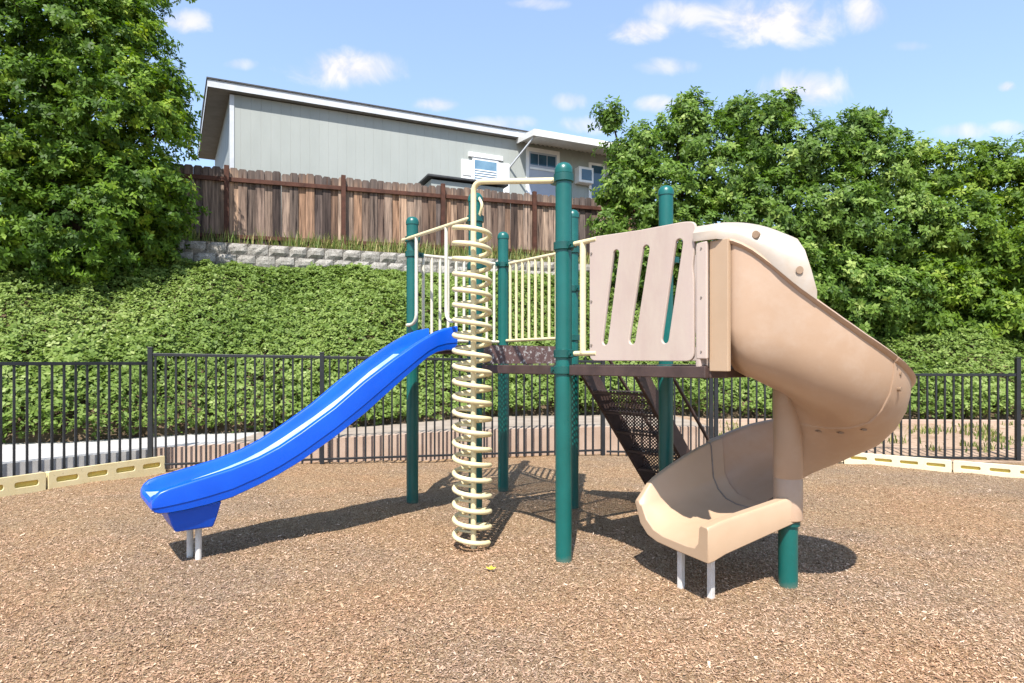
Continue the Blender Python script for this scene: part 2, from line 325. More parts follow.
def mulch_mat():
    m, nt, b = new_mat('wood chip mulch'); L = nt.links.new
    co = coords(nt)
    wn = node(nt, 'ShaderNodeTexNoise', i_Scale=14, i_Detail=2); L(co, wn.inputs['Vector'])
    wa = node(nt, 'ShaderNodeVectorMath', operation='MULTIPLY_ADD'); L(wn.outputs['Color'], wa.inputs[0]); wa.inputs[1].default_value = (.06,.06,0); L(co, wa.inputs[2])
    cols = []; hs = []
    for k, (rot, s) in enumerate([(.4, 96), (2.0, 112), (1.2, 84)]):
        mp = node(nt, 'ShaderNodeMapping'); mp.inputs['Rotation'].default_value = (0,0,rot); mp.inputs['Scale'].default_value = (s*1.9, s*.62, 1); L(wa.outputs[0], mp.inputs[0])
        vo = node(nt, 'ShaderNodeTexVoronoi', voronoi_dimensions='2D', i_Scale=1.0); L(mp.outputs[0], vo.inputs['Vector'])
        sp = node(nt, 'ShaderNodeSeparateColor'); L(vo.outputs['Color'], sp.inputs[0]); cols.append(sp); hs.append(vo)
    sel = node(nt, 'ShaderNodeTexNoise', i_Scale=30, i_Detail=1); L(co, sel.inputs['Vector'])
    s1 = node(nt, 'ShaderNodeMath', operation='GREATER_THAN'); L(sel.outputs['Fac'], s1.inputs[0]); s1.inputs[1].default_value = .5
    mxa = node(nt, 'ShaderNodeMix', data_type='FLOAT'); L(s1.outputs[0], mxa.inputs[0]); L(cols[0].outputs[0], mxa.inputs[2]); L(cols[1].outputs[0], mxa.inputs[3])
    mxh = node(nt, 'ShaderNodeMix', data_type='FLOAT'); L(s1.outputs[0], mxh.inputs[0]); L(hs[0].outputs['Distance'], mxh.inputs[2]); L(hs[1].outputs['Distance'], mxh.inputs[3])
    av = node(nt, 'ShaderNodeMix', data_type='FLOAT'); av.inputs[0].default_value = .4; L(mxa.outputs[0], av.inputs[2]); L(cols[2].outputs[1], av.inputs[3])
    r = ramp(nt, [(.05,(.10,.06,.034)),(.3,(.24,.15,.083)),(.55,(.36,.245,.145)),(.8,(.47,.35,.225)),(1,(.54,.44,.31))]); L(av.outputs[0], r.inputs[0])
    # broad patches: redder fresh mulch and greyer, weathered mulch
    pn = node(nt, 'ShaderNodeTexNoise', i_Scale=.55, i_Detail=5, i_Roughness=.6); L(co, pn.inputs['Vector'])
    pr = ramp(nt, [(.36,(1.08,.98,.90)),(.5,(1.0,.97,.94)),(.62,(.90,.91,.96))]); L(pn.outputs['Fac'], pr.inputs[0])
    mu = node(nt, 'ShaderNodeMix', data_type='RGBA', blend_type='MULTIPLY'); mu.inputs[0].default_value = 1; L(r.outputs[0], mu.inputs[6]); L(pr.outputs[0], mu.inputs[7])
    L(mu.outputs[2], b.inputs['Base Color']); b.inputs['Roughness'].default_value = .95; b.inputs['Specular IOR Level'].default_value = .135
    bp = node(nt, 'ShaderNodeBump', i_Strength=.9, i_Distance=.012, invert=True); L(mxh.outputs[0], bp.inputs['Height']); L(bp.outputs[0], b.inputs['Normal'])
    return m
M['mulch'] = mulch_mat()
M['soil'] = mottled('dry hillside soil', (.055,.040,.025), (.14,.10,.065), 3, .95, .6, 12, .1, detail=8)
M['dirt'] = mottled('pale dry dirt', (.27,.185,.125), (.39,.285,.21), 1.6, .95, .5, 18, .1, detail=8, c3=(.19,.13,.085), wear=.42)

# ---------------------------------------------------------------- layout lines
FL0 = Vector((-8.1, 15.6)); FLD = Vector((10.84, 4.0)).normalized()      # wooden fence
def y_fence(X): return 15.6+.369*(X+8.1)
def y_wall(X): return y_fence(X)-.85
YB = [(-40,7.5),(-12,9.0),(-7,9.9),(-5.5,11.1),(-3,11.4),(0,12.9),(5,13.6),(12,13.2),(40,11)]
def y_base(X): return lerp_tab(YB, X)
def z_walk(X): return lerp_tab([(-5.2,.27),(-.5,.43),(3.4,.43),(4.6,.28)], X)
def hill(X, Y):
    yb = y_base(X); yw = max(y_wall(X), yb+2.5)
    if X > 6: yw = min(yw, 20.5)
    zb = z_walk(X)
    if Y <= yb: return zb
    if Y < yw:
        s = (Y-yb)/(yw-yb); return zb+3.5*(1-(1-s)**1.45)+.10*math.sin(X*1.7+Y*.9)*s*(1-s)*4
    t = min((Y-yw)/.04, 1); z = 3.77+.66*t
    if Y > yw+1.2: z += min((Y-yw-1.2)*.08, .5)
    return z

# ---------------------------------------------------------------- setting
def relief(X, Y):
    X = np.asarray(X, float); Y = np.asarray(Y, float)
    z = .011*np.sin(1.9*X+.7*Y+1)+.010*np.sin(1.3*Y-2.3*X+2)+.008*np.sin(4.1*X+2.9*Y)+.007*np.sin(5.3*Y-3.1*X+.5)+.005*np.sin(8.3*X-6.1*Y+1.7)+.004*np.sin(11.7*Y+7.9*X)
    for cx_, cy_, r_, d_ in ((-2.95,4.75,.5,.012),(.85,4.15,.55,.006),(-.3,5.2,.3,.02)): z = z-d_*np.exp(-((X-cx_)**2+(Y-cy_)**2)/r_**2)
    m = np.clip((9-np.abs(X))/2,0,1)*np.clip((Y-1.5)/1,0,1)*np.clip((11-Y)/1,0,1); return z*m
g = MB(); gx = [-150,-60,-25,-12]+list(np.linspace(-9,9,181))+[12,25,60,150]; gy = [-60,-20,-5,0,1]+list(np.linspace(1.6,11,95))+[12,14]
GX, GY = np.meshgrid(gx, gy, indexing='ij'); GZ = relief(GX, GY); ng = len(gy)
g.v = list(zip(GX.ravel().tolist(), GY.ravel().tolist(), GZ.ravel().tolist()))
g.f = [(i*ng+k, (i+1)*ng+k, (i+1)*ng+k+1, i*ng+k+1) for i in range(len(gx)-1) for k in range(ng-1)]
tag(g.build('ground', M['mulch'], smooth=80), 'wood chip mulch covering the play area', kind='structure')
xs = list(np.linspace(-40,-15,12))+list(np.linspace(-14,16,121))+list(np.linspace(17,45,14))
hm = MB(); ts = [0,.02,.05,.1,.15,.2,.27,.35,.45,.55,.65,.75,.85,.92,.96,1.0]
rows = []
for X in xs:
    yb = y_base(X); yw = max(y_wall(X), yb+2.5)
    if X > 6: yw = min(yw, 20.5)
    ys = [yb-.02]+[yb+(yw-.02-yb)*t for t in ts]+[yw+.06, yw+.6, yw+1.3, yw+3, yw+8, yw+20, 150]
    rows.append([(X, Y, hill(X, Y)-.0) for Y in ys])
n = len(rows[0])
for r_ in rows: hm.v += r_
hm.f = [(i*n+k, (i+1)*n+k, (i+1)*n+k+1, i*n+k+1) for i in range(len(rows)-1) for k in range(n-1)]
tag(hm.build('hillside', M['soil'], smooth=50), 'soil bank rising behind the play area', kind='structure')

# metal fence runs: (start, end) on the ground, top and bottom heights at both ends
S0a, S0b = Vector((-6.9, 6.6)), Vector((-5.07, 8.95))
S1a, S1b = Vector((-5.05, 8.80)), Vector((1.52, 10.42))
S2a, S2b = Vector((1.56, 10.40)), Vector((7.87, 9.75))
S3a, S3b = Vector((7.90, 9.70)), Vector((11.5, 9.0))
# raised walk behind the left and middle fence and the kerb face under it
off = Vector((-.04,.17))
face = [Vector((-14,4.2)), Vector((-7.05,6.75)), S0b+Vector((-.10,.16)), S1b+off, Vector((3.4,10.6))]
wk = MB(); near = []
for a, b in zip(face[:-1], face[1:]):
    k = max(2, int((b-a).length/.8))
    near += [a.lerp(b, i/k) for i in range(k)]
near.append(face[-1])
for i, p in enumerate(near):
    yb = max(y_base(p.x)+.06, p.y+.9) if p.x > -5 else y_base(p.x)+.06
    if p.x < -7: yb = max(yb, p.y+1.5)
    wk.v += [(p.x, p.y, z_walk(p.x)+.002), (p.x-.1, yb, z_walk(p.x-.1)+.006)]
wk.f = [(2*i, 2*i+2, 2*i+3, 2*i+1) for i in range(len(near)-1)]
cut = min(i for i, p in enumerate(near) if p.x > -5.0)
wl = MB(); wl.v = wk.v; wl.f = wk.f[:cut]; tag(wl.build('path', M['conc']), 'pale concrete walk behind the left fence', kind='structure')
wr = MB(); wr.v = wk.v; wr.f = wk.f[cut:]; tag(wr.build('path', M['tanwalk']), 'tan walk behind the middle fence', kind='structure')
def kerb(name, pts, mat, label, base=-.05, th=.14):
    m = MB()
    for a, b in zip(pts[:-1], pts[1:]):
        d = (b-a).normalized(); nn = Vector((-d.y, d.x)); k = max(1, int((b-a).length/.8)); rows_ = []
        for i in range(k+1):
            p = a.lerp(b, i/k); zt_ = z_walk(p.x)+.014; f_, k_ = p-nn*.012, p+nn*(th-.012)
            rows_.append([(f_.x,f_.y,base),(f_.x,f_.y,zt_),(k_.x,k_.y,zt_),(k_.x,k_.y,base)])
        m.sweep(rows_)
    return tag(m.build(name, mat, recalc=True), label, 'kerb wall')
kerb('retaining_kerb', face[0:3], M['conc'], 'low white concrete retaining kerb behind the left end of the black fence')
kerb('retaining_kerb', face[2:5], M['tanwall'], 'low tan retaining kerb along the bottom of the middle black fence')
# dry dirt right of the walk
dm = MB(); DX = np.linspace(3.2, 40, 60); DY = np.linspace(0, 1, 14)
for X in DX:
    y0 = 9.75-.02*X; y1 = y_base(X)+.08
    for t in DY: dm.v.append((X, y0+(y1-y0)*t, (.006+(z_walk(X)+.01)*t**1.2)+.02*math.sin(X*2.1+t*7)*t*(1-t)*4))
dm.f = [(i*14+k, (i+1)*14+k, (i+1)*14+k+1, i*14+k+1) for i in range(59) for k in range(13)]
tag(dm.build('dirt_strip', M['dirt'], smooth=60), 'bare dirt strip behind the right fence', kind='structure')
dk = MB(); pts = [Vector((x, y_base(x)-.25)) for x in np.linspace(3.4, 20, 24)]
for a, b in zip(pts[:-1], pts[1:]):
    d = (b-a).normalized(); c = (a+b)/2; dk.box((c.x, c.y, .27), ((b-a).length+.003, .11, .13), (d.x,d.y,0), (-d.y,d.x,0))
tag(dk.build('edging_kerb', M['tanwall'], bevel=.01), 'thin tan edging at the foot of the right bank', 'kerb')

# ---------------------------------------------------------------- black metal fence
def metal_fence(a, b, zt, zb, posts, label, sp=.128):
    L = (b-a).length; d = (b-a).normalized(); d3 = Vector((d.x,d.y,0))
    t = empty('metal_fence', (a.x, a.y, 0), label, 'metal fence', 'black metal fence runs around the play area')
    P = lambda s, z: Vector((a.x+d.x*s, a.y+d.y*s, z))
    hz = lambda tab, s: tab[0]+(tab[1]-tab[0])*s/L
    MB().beam(P(0,zt[0]-.02), P(L,zt[1]-.02), .042, .042).build('rail', M['black'], t, bevel=.004)
    MB().beam(P(0,zb[0]), P(L,zb[1]), .032, .032).build('rail', M['black'], t, bevel=.004)
    for s, hi in posts:
        z1 = hz(zt, s)+hi
        pm = MB().box(P(s, (z1-.1)/2), (.062,.062,z1+.1), d3, (-d.y,d.x,0)); po = pm.build('post', M['black'], t, bevel=.004)
        MB().box(P(s, z1+.009), (.074,.074,.016), d3, (-d.y,d.x,0)).build('post_cap', M['black'], po, bevel=.004)
    nb = int(L/sp); first = None; h = zt[0]-zb[0]
    for i in range(nb):
        s = (i+.5)*L/nb
        if any(abs(s-q) < .05 for q, _ in posts): continue
        z = hz(zb, s)
        if first is None:
            first = MB().box(P(s, z+h/2-.035), (.025,.025,h+.05), d3, (-d.y,d.x,0)).build('picket', M['black'], t); s0, z0 = s, z
        else:
            copy_to(first, t, P(s, z)-P(s0, z0))
    return t
metal_fence(S0a, S0b, (1.536,1.536), (.10,.10), [(.55,.06)], 'lower black metal fence run at the left, ending short of the corner post')
L1 = (S1b-S1a).length; s1p = on_line(322, S1a, (S1b-S1a)/L1)
metal_fence(S1a, S1b, (1.66,1.56), (.10,.08), [(.0,.07),(s1p,.04),(L1-.02,.05)], 'longest black metal fence run, behind the blue slide and the climber')
metal_fence(S2a, S2b, (1.355,1.355), (.06,.04), [(on_line(711,S2a,(S2b-S2a).normalized()),.03),(on_line(716,S2a,(S2b-S2a).normalized()),.03),((S2b-S2a).length-.04,.24)], 'black metal fence run behind the spiral slide, before the bare dirt')
metal_fence(S3a, S3b, (1.59,1.59), (.06,.06), [(2.4,.06)], 'short end of black metal fence at the right edge')

# ---------------------------------------------------------------- plastic timbers
def timber(a, b, h, mat, label, grp='plastic border timbers around the mulch'):
    d = (b-a).normalized(); L = (b-a).length; t = empty('border_timber', (a.x,a.y,0), label, 'border timber', grp)
    out = round_poly([(0,-.08),(L-.012,-.08),(L-.012,h),(0,h)], .02, 3)
    holes = []; k = 4; w = (L-.06)/k
    for i in range(k):
        x0 = .03+i*w+w*.14; x1 = .03+(i+1)*w-w*.14; zc = h*.50; hh = h*.17
        holes.append(round_poly([(x0,zc-hh),(x0,zc+hh),(x1,zc+hh),(x1,zc-hh)], hh*.95, 4))
    plate('front_face', out, holes, .03, .005, mat, t, (a.x,a.y,0), (d.x,d.y,0), (0,0,1))
    nn = Vector((-d.y, d.x))
    m = MB(); c = a+d*L/2+nn*.072
    m.box((c.x,c.y,h/2-.045), (L-.03,.105,h+.07), (d.x,d.y,0), (nn.x,nn.y,0)); m.build('body', mat, t, bevel=.015)
    m = MB(); c = a+d*L/2+nn*.0175
    m.box((c.x,c.y,h*.5), (L-.06,.004,h*.5), (d.x,d.y,0), (nn.x,nn.y,0)); m.build('slot_lining', M['slot'], t)
    st = MB(); e = b-d*.035
    st.lathe(e.x+nn.x*.055, e.y+nn.y*.055, [(.022,h-.02),(.022,h+.004),(.012,h+.012)], 12); st.build('stake', M['bolt'], t, smooth=40)
q0, q1 = Vector((-5.58,7.58)), Vector((-4.87,8.86)); dq = (q1-q0)
timber(q0, q1, .215, M['timber_y'], 'cream plastic timber with four slots, nearest the foot of the blue slide')
timber(q0-dq*1.015, q0-dq*.015, .215, M['timber_y'], 'cream plastic timber cut by the left picture edge')
w0, w1 = Vector((5.10,9.66)), Vector((6.15,8.80)); dw = w1-w0
timber(w0, w1, .16, M['timber_w'], 'pale plastic timber directly right of the tan spiral slide')
timber(w1+dw*.012, w1+dw*1.0, .16, M['timber_w'], 'pale plastic timber at the right picture edge by the tall fence post')
timber(w0-dw*1.012, w0-dw*.012, .16, M['timber_w'], 'pale plastic timber mostly hidden behind the tan spiral slide')

# ---------------------------------------------------------------- stone wall
sw = empty('stone_wall', (-9.5, y_wall(-9.5), 3.6), 'grey split stone block wall above the ivy bank', 'stone wall')
sm = MB(); d = FLD; nn = Vector((d.y,-d.x))
for row in range(3):
    s = -3.6-row*.23
    while s < 15.5:
        w = random.choice([.42,.45,.45,.48]); c = FL0+d*(s+w/2); X = c.x; Yc = c.y-1.03+.04*row
        zc = 3.57+row*.28+.13; dep = .30; bul = random.uniform(.03,.07); fx = random.uniform(-.02,.02)
        # split face: a front pushed out unevenly
        pts = []
        for iz in range(4):
            for ix in range(5):
                u = ix/4-.5; v = iz/3-.5
                edge = (1-(2*abs(u))**4)*(1-(2*abs(v))**4)
                o = bul*edge+random.uniform(-.014,.014)*edge
                p = Vector((X,Yc))+d*(u*(w-.012))+nn*(o); pts.append((p.x,p.y,zc+v*.272))
        m0 = len(sm.v); sm.v += pts
        sm.f += [(m0+iz*5+ix, m0+iz*5+ix+1, m0+(iz+1)*5+ix+1, m0+(iz+1)*5+ix) for iz in range(3) for ix in range(4)]
        c2 = Vector((X,Yc))-nn*dep/2
        sm.box((c2.x,c2.y,zc), (w-.014,dep,.268), (d.x,d.y,0), (nn.x,nn.y,0))
        s += w
sm.build('wall_blocks', M['stone'], sw)

# ---------------------------------------------------------------- wooden fence
wf = empty('wooden_fence', (FL0.x,FL0.y,4.45), 'weathered brown board fence with red brown posts above the stone wall', 'wooden fence')
ZT = 6.36; d = FLD; nn = Vector((d.y,-d.x)); d3 = (d.x,d.y,0)
BW = .205; bz = 4.30; bh = ZT-bz
bm_ = MB(); hw = BW/2+.004
prof = [(-hw,0),(hw,0),(hw,bh-.05),(hw-.04,bh),(-hw+.04,bh),(-hw,bh-.05)]
base = FL0+d*(-3.6)
vs = []
for off_ in (-.011,.011):
    for u_, z in prof: p = base+d*u_+nn*off_; vs.append((p.x,p.y,bz+z))
bm_.add(vs, [(5,4,3,2,1,0),(6,7,8,9,10,11)]+[(k,(k+1)%6,6+(k+1)%6,6+k) for k in range(6)])
def zo(s_): return .07+.0145*max(s_,0)
b0 = bm_.build('board', M['board'], wf)
# board meshes live around their own foot so that the grain and the weathering start there
loc0 = Vector((base.x,base.y,bz))-ORG[wf.name]
for v in b0.data.vertices: v.co -= loc0
b0.location = loc0
nbd = 84
for i in range(1, nbd):
    p = FL0+d*(-3.6+i*BW+random.uniform(-.006,.006)); off_b = -.036*(i % 2)+random.uniform(-.0015,.0015)
    c = copy_to(b0, wf, Vector((p.x+nn.x*off_b, p.y+nn.y*off_b, bz+zo(-3.6+i*BW)+random.uniform(-.03,.03)))-Vector((FL0.x,FL0.y,4.45)))
    c.rotation_euler = (0, 0, random.uniform(-.02,.02)); c.rotation_euler.y = random.uniform(-.006,.006)
for z, h_ in ((ZT-.30,.11),(4.62,.10)):
    a = FL0+d*(-3.7)+nn*.045; b = FL0+d*13.4+nn*.045
    MB().beam((a.x,a.y,z+zo(0)-.05),(b.x,b.y,z+zo(13.4)),.045,h_).build('rail', M['frame_red'], wf, bevel=.006)
for px in (227,343,442,533,608,120):
    s = on_line(px, FL0, d); p = FL0+d*s+nn*.115
    zp = ZT+.03+zo(s); MB().box((p.x,p.y,(zp+4.2)/2), (.115,.1,zp-4.2), d3, (nn.x,nn.y,0)).build('post', M['frame_red'], wf, bevel=.006)

# ---------------------------------------------------------------- house
h3 = Vector((*HD,0)); n3 = Vector((*HN,0)); e3 = Vector((-.48,.877,0))
C0 = Vector((-8.86,19.8,0)); ZW = 9.94; ZB = 5.2; LH = 15.5; LE = 7.2
ho = empty('house', (C0.x,C0.y,ZB), 'long grey sided mobile home with white fascia behind the wooden fence', 'house')
def HP(s, out, z): return C0+h3*s+n3*out+Vector((0,0,z))
m = MB(); A0, A1 = C0, C0+h3*LH; B0, B1 = A0+e3*LE, A1+e3*LE
def vz(p, z): return (p.x,p.y,z)
m.add([vz(A0,ZB),vz(A1,ZB),vz(A1,ZW+.02),vz(A0,ZW+.02)], [(0,1,2,3)])
m.add([vz(B0,ZB),vz(B1,ZB),vz(B1,ZW+.02),vz(B0,ZW+.02)], [(3,2,1,0)])
m.add([vz(A1,ZB),vz(B1,ZB),vz(B1,ZW+.02),vz(A1,ZW+.02)], [(0,1,2,3)])
wall = m.build('wall', M['siding'], ho)
MB().add([vz(A0,ZB),vz(B0,ZB),vz(B0,ZW+.02),vz(A0,ZW+.02)], [(3,2,1,0)]).build('end_wall', M['siding_end'], ho)
MB().box(HP(.05,.012,(ZB+ZW)/2), (.13,.03,ZW-ZB), h3, n3).build('corner_trim', M['fascia'], ho)
# roof: a low slab with a wide overhang at the left end
ov = .42; ol = .62
K = [A0-h3*ol+n3*ov*.55, A1+h3*.3+n3*ov*.55, B1+h3*.3-n3*.3, B0-h3*ol-n3*.3]
rf = MB()
zl, zh = ZW+.05, ZW+.28
rf.add([vz(p,zl) for p in K]+[vz(p,zh) for p in K], [(3,2,1,0)]).build('soffit', M['soffit'], ho)
def fascia(p, q):
    dd = (q-p).normalized(); MB().beam(vz(p,(zl+zh)/2), vz(q,(zl+zh)/2), .03, zh-zl).build('fascia', M['fascia'], ho)
fascia(K[0]-h3*.02, K[1]); fascia(K[0], K[3])
r2 = MB(); KK = [K[0]+n3*.05-h3*.04, K[1]+n3*.05, K[2]-n3*.1, K[3]-n3*.1-h3*.04]
mid = [(KK[0]+KK[3])/2, (KK[1]+KK[2])/2]
r2.add([vz(p,zh+.005) for p in KK]+[vz(p,zh+.05) for p in KK]+[vz(mid[0],zh+.30), vz(mid[1],zh+.30)],
       [(0,1,5,4),(1,2,6,5),(2,3,7,6),(3,0,4,7),(4,5,9,8),(6,7,8,9),(7,4,8),(5,6,9),(3,2,1,0)])
roof = r2.build('roof', M['shingle'], ho)
for px, dd_, hh in ((371,1.2,.42),(482,1.0,.36)):
    s = on_line(px, (C0-n3*dd_)[:2], HD); p = C0+h3*s-n3*dd_
    MB().lathe(p.x,p.y,[(.20,zh),(.20,zh+hh-.12),(.26,zh+hh-.10),(.24,zh+hh),(.1,zh+hh+.06)],14).build('roof_vent', M['shingle'], roof, smooth=40)
def hs(px): return on_line(px, C0[:2], HD)
def hz(px, py): s = hs(px); return zat(py, (C0+h3*s).y)
# window with white shutters
def hbox(px0, px1, zlo, zhi, out, th):
    s0, s1 = hs(px0), hs(px1); return MB().box(HP((s0+s1)/2, out+th/2, (zlo+zhi)/2), (s1-s0, th, zhi-zlo), h3, n3)
zt_ = hz(484,161.5); zb_ = zt_-1.25
win = hbox(472,498,zb_-.09,zt_+.09,.0,.06).build('window', M['white'], ho)
hbox(474,496,zb_,zt_,.05,.016).build('pane', M['blind'], win)
sl = MB()
for k in range(11):
    s0, s1 = hs(474), hs(496); sl.box(HP((s0+s1)/2, .075, zt_-.36-.09*k), (s1-s0-.04,.012,.045), h3, n3)
sl.build('blind_slats', M['white'], win)
for a, b in ((461,472),(498,509)):
    z1 = hz((a+b)/2, 160 if a < 480 else 163.5)
    sh = hbox(a,b,z1-1.5,z1,.0,.05).build('shutter', M['white'], ho, bevel=.01)
    hbox(a+1.2,b-1.2,z1-.60,z1-.56,.047,.012).build('shutter_groove', M['soffit'], sh)
hbox(468,502,zt_+.10,zt_+.26,.0,.09).build('window_header', M['white'], ho)
# door with a three light transom
dz = hz(542,149.5)
dfr = hbox(525.8,559,dz-2.35,dz,.0,.06).build('door_frame', M['white'], ho)
dr = hbox(528.5,556,dz-2.3,dz-.16,.055,.012).build('door', M['door'], ho)
for a, b in ((529.6,537.2),(538,545.8),(546.6,554.6)):
    hbox(a,b,dz-.66,dz-.24,.066,.012).build('door_light', M['glass'], dr)
hbox(529,555.5,dz-.84,dz-.76,.066,.03).build('ledge', M['white'], dr)
# air conditioner and the pale window next to it
za = hz(582,169.5)
ac = hbox(574.5,589,za-.62,za,.0,.36).build('air_conditioner', M['white'], ho, bevel=.02)
hbox(577,587,za-.52,za-.10,.355,.014).build('grille', M['glass'], ac)
w2 = hbox(588.5,604,za-1.2,za+.32,.0,.05).build('window', M['white'], ho)
hbox(591,602,za-1.1,za+.22,.045,.012).build('pane', M['glass'], w2)
# awning
s0 = hs(516.5); s1 = s0+5.2; zi, zo = ZW-.06, ZW-.22; PR = 1.5
aw = MB(); nr = 26
top = []; bot = []
for i in range(nr*2+1):
    s = s0+(s1-s0)*i/(nr*2); up = .05 if (i//1) % 2 else 0
    top.append([HP(s,.03,zi+up+.045), HP(s,PR,zo+up+.045)]); bot.append([HP(s,.03,zi+up), HP(s,PR,zo+up)])
for i in range(nr*2):
    aw.add([top[i][0],top[i+1][0],top[i+1][1],top[i][1]], [(3,2,1,0)]); aw.add([bot[i][0],bot[i+1][0],bot[i+1][1],bot[i][1]], [(0,1,2,3)])
awn = aw.build('awning', M['awning'], ho)
a = HP(s0,PR+.012,zo+.04); b = HP(s1,PR+.012,zo+.04); MB().beam(a,b,.03,.24).build('awning_fascia', M['awning'], awn)
a = HP(s0-.012,.02,zi+.04); b = HP(s0-.012,PR,zo+.04); MB().beam(a,b,.03,.22).build('awning_fascia', M['awning'], awn)
a = HP(s0+.1,PR-.1,zo-.02); b = HP(hs(509.5),.02,hz(509.5,167.5)); MB().beam(a,b,.05,.05).build('awning_strut', M['fascia'], awn)
# low dark roofed shed between the fence and the house
q = C0+h3*hs(424)+n3*1.9
shd = empty('shed', (q.x,q.y,5.0), 'low shed with dark roof edge peeking over the wooden fence', 'shed')
s0 = on_line(426, (C0+n3*1.5)[:2], HD); s1 = on_line(506, (C0+n3*1.5)[:2], HD)
Yc = (C0+h3*(s0+s1)/2+n3*1.5).y; zr = zat(181.5, Yc)
MB().box(C0+h3*(s0+s1)/2+n3*1.1+Vector((0,0,(zr-.1+5.0)/2)), (s1-s0-.3,1.0,zr-.1-5.0), h3, n3).build('wall', M['siding'], shd)
MB().box(C0+h3*(s0+s1)/2+n3*1.1+Vector((0,0,zr)), (s1-s0,1.25,.085), h3, n3).build('roof', M['shedroof'], shd, bevel=.02)

# ---------------------------------------------------------------- play structure
U = Vector((.605,-.7962,0)); V = Vector((.7962,.605,0)); SD = 1.22; Z = Vector((0,0,1))
PA = Vector((.399,4.87,0)); PB = PA-U*SD; PD = PA-U*SD*2; PE = PB+V*SD; PC = PD+V*SD; PF = PA+V*SD
ps = empty('play_structure', tuple(PB.lerp(PE,.5)), 'playground structure with green posts, blue slide, cream climber and tan spiral slide', 'play structure')
Z1, Z2 = 1.70, 1.515
def clamp(p, z, po, dirs=()):
    m = MB(); m.lathe(p.x,p.y,[(.070,z-.032),(.078,z-.028),(.078,z+.028),(.070,z+.032)],20)
    for d_ in dirs:
        d_ = Vector(d_).normalized(); s_ = d_.cross(Z)
        m.box(p+d_*.098+Z*z, (.06,.045,.05), d_, s_); 
        m.tube([p+d_*.10+s_*.035+Z*z, p+d_*.10-s_*.035+Z*z], .012, 8)
    return m.build('clamp', M['green_dk'], po, smooth=40)
def post(p, ytop, clamps, r=.0635):
    zt = zat(ytop, p.y); m = MB()
    m.lathe(p.x,p.y,[(r,-.3),(r,zt-.07)],24); po = m.build('post', M['green'], ps, smooth=40)
    c = MB(); c.lathe(p.x,p.y,[(r+.006,zt-.085),(r+.007,zt-.06),(r+.002,zt-.035),(r*.75,zt-.01),(r*.4,zt-.001),(.004,zt)],24); c.build('cap', M['green'], po, smooth=50)
    for z, dirs in clamps: clamp(p, z, po, dirs)
    return po
post(PA, 163, [(2.955,(-U,)),(2.43,(U,)),(1.60,(U,)),(1.475,(V,-U))])
post(PB, 193, [(2.86,(-U,)),(2.42,(V,)),(1.655,(-U,)),(1.475,(U,))])
post(PD, 217, [(2.86,(U,)),(2.70,(V,)),(1.655,(U,V))])
post(PE, 210, [(2.70,(-U,)),(2.30,(U,)),(1.79,(-U,)),(1.475,(U,))])
post(PC, 232, [(2.70,(-V,U)),(1.655,(-V,U))])
post(PF, 186, [(2.43,(U,)),(1.475,(-V,U))])
# decks: perforated sheet with a solid rim
def deck(o, du, dv, z, mat):
    c = o+U*du/2+V*dv/2+Z*(z-.004)
    m = MB(); m.add([o+Z*z, o+U*du+Z*z, o+U*du+V*dv+Z*z, o+V*dv+Z*z], [(0,1,2,3)])
    dk_ = m.build('deck', mat, ps)
    e = .0
    for a, b in ((o, o+U*du),(o+V*dv, o+U*du+V*dv)):
        MB().beam(a+Z*(z-.042), b+Z*(z-.042), .035, .075).build('deck_edge', M['brown'], dk_, bevel=.006)
    for a, b in ((o+V*.02, o+V*(dv-.02)),(o+U*du+V*.02, o+U*du+V*(dv-.02)),(o+U*du/2+V*.02, o+U*du/2+V*(dv-.02))):
        MB().beam(a+Z*(z-.048), b+Z*(z-.048), .03, .06).build('deck_edge', M['brown'], dk_, bevel=.006)
    return dk_
i_ = .07
deck(PD+U*i_, SD-2*i_, SD, Z1, M['deck']); deck(PB+U*.05, SD-.05-i_, SD, Z2, M['deck'])
deck(PA+U*.08, SD+.0, SD, Z2, M['brown'])
# worn riser between the two deck levels
a = PB+U*.03+V*.06; b = PE+U*.03-V*.06
MB().beam(a+Z*(Z1+Z2)/2, b+Z*(Z1+Z2)/2, .02, Z1-Z2-.01).build('riser_plate', M['brown_worn'], ps, label='worn brown riser plate between deck levels')
# baluster rails on the back and on the left
def railing(p, q, z0, z1, nb, mat, dirn):
    top = MB().tube([p+Z*z1, q+Z*z1], .019, 10); rl = top.build('railing', mat, ps, smooth=50)
    MB().tube([p+Z*z0, q+Z*z0], .017, 10).build('bottom_rail', mat, rl, smooth=50)
    b0_ = None
    for i in range(nb):
        w = p.lerp(q, (i+.6)/(nb+.2))
        if b0_ is None:
            b0_ = MB().tube([w+Z*z0, w+Z*z1], .0165, 8).build('baluster', mat, rl, smooth=50); w0_ = w
        else: copy_to(b0_, rl, w-w0_)
    return rl
railing(PD+V*.07, PC-V*.07, 1.775, 2.70, 10, M['cream_worn'], V)
railing(PC+U*.07, PE-U*.07, 1.79, 2.70, 9, M['cream'], U)
# hooped hand rail at the head of the blue slide
w = -V*.06
sg = MB(); sg.tube([PD-U*.10+w+Z*2.86, PB+w+Z*2.86], .020, 10)
hoop = sg.build('slide_rail', M['cream'], ps, smooth=50)
for t, sgn in ((.20,-1),(.80,1)):
    p = PD+U*t+w
    MB().tube(arc_pts([p+Z*2.86, p+Z*1.93, p+U*sgn*.17+Z*1.93-V*.02], .13, 8), .018, 10).build('hoop_pipe', M['cream_worn'], hoop, smooth=50)
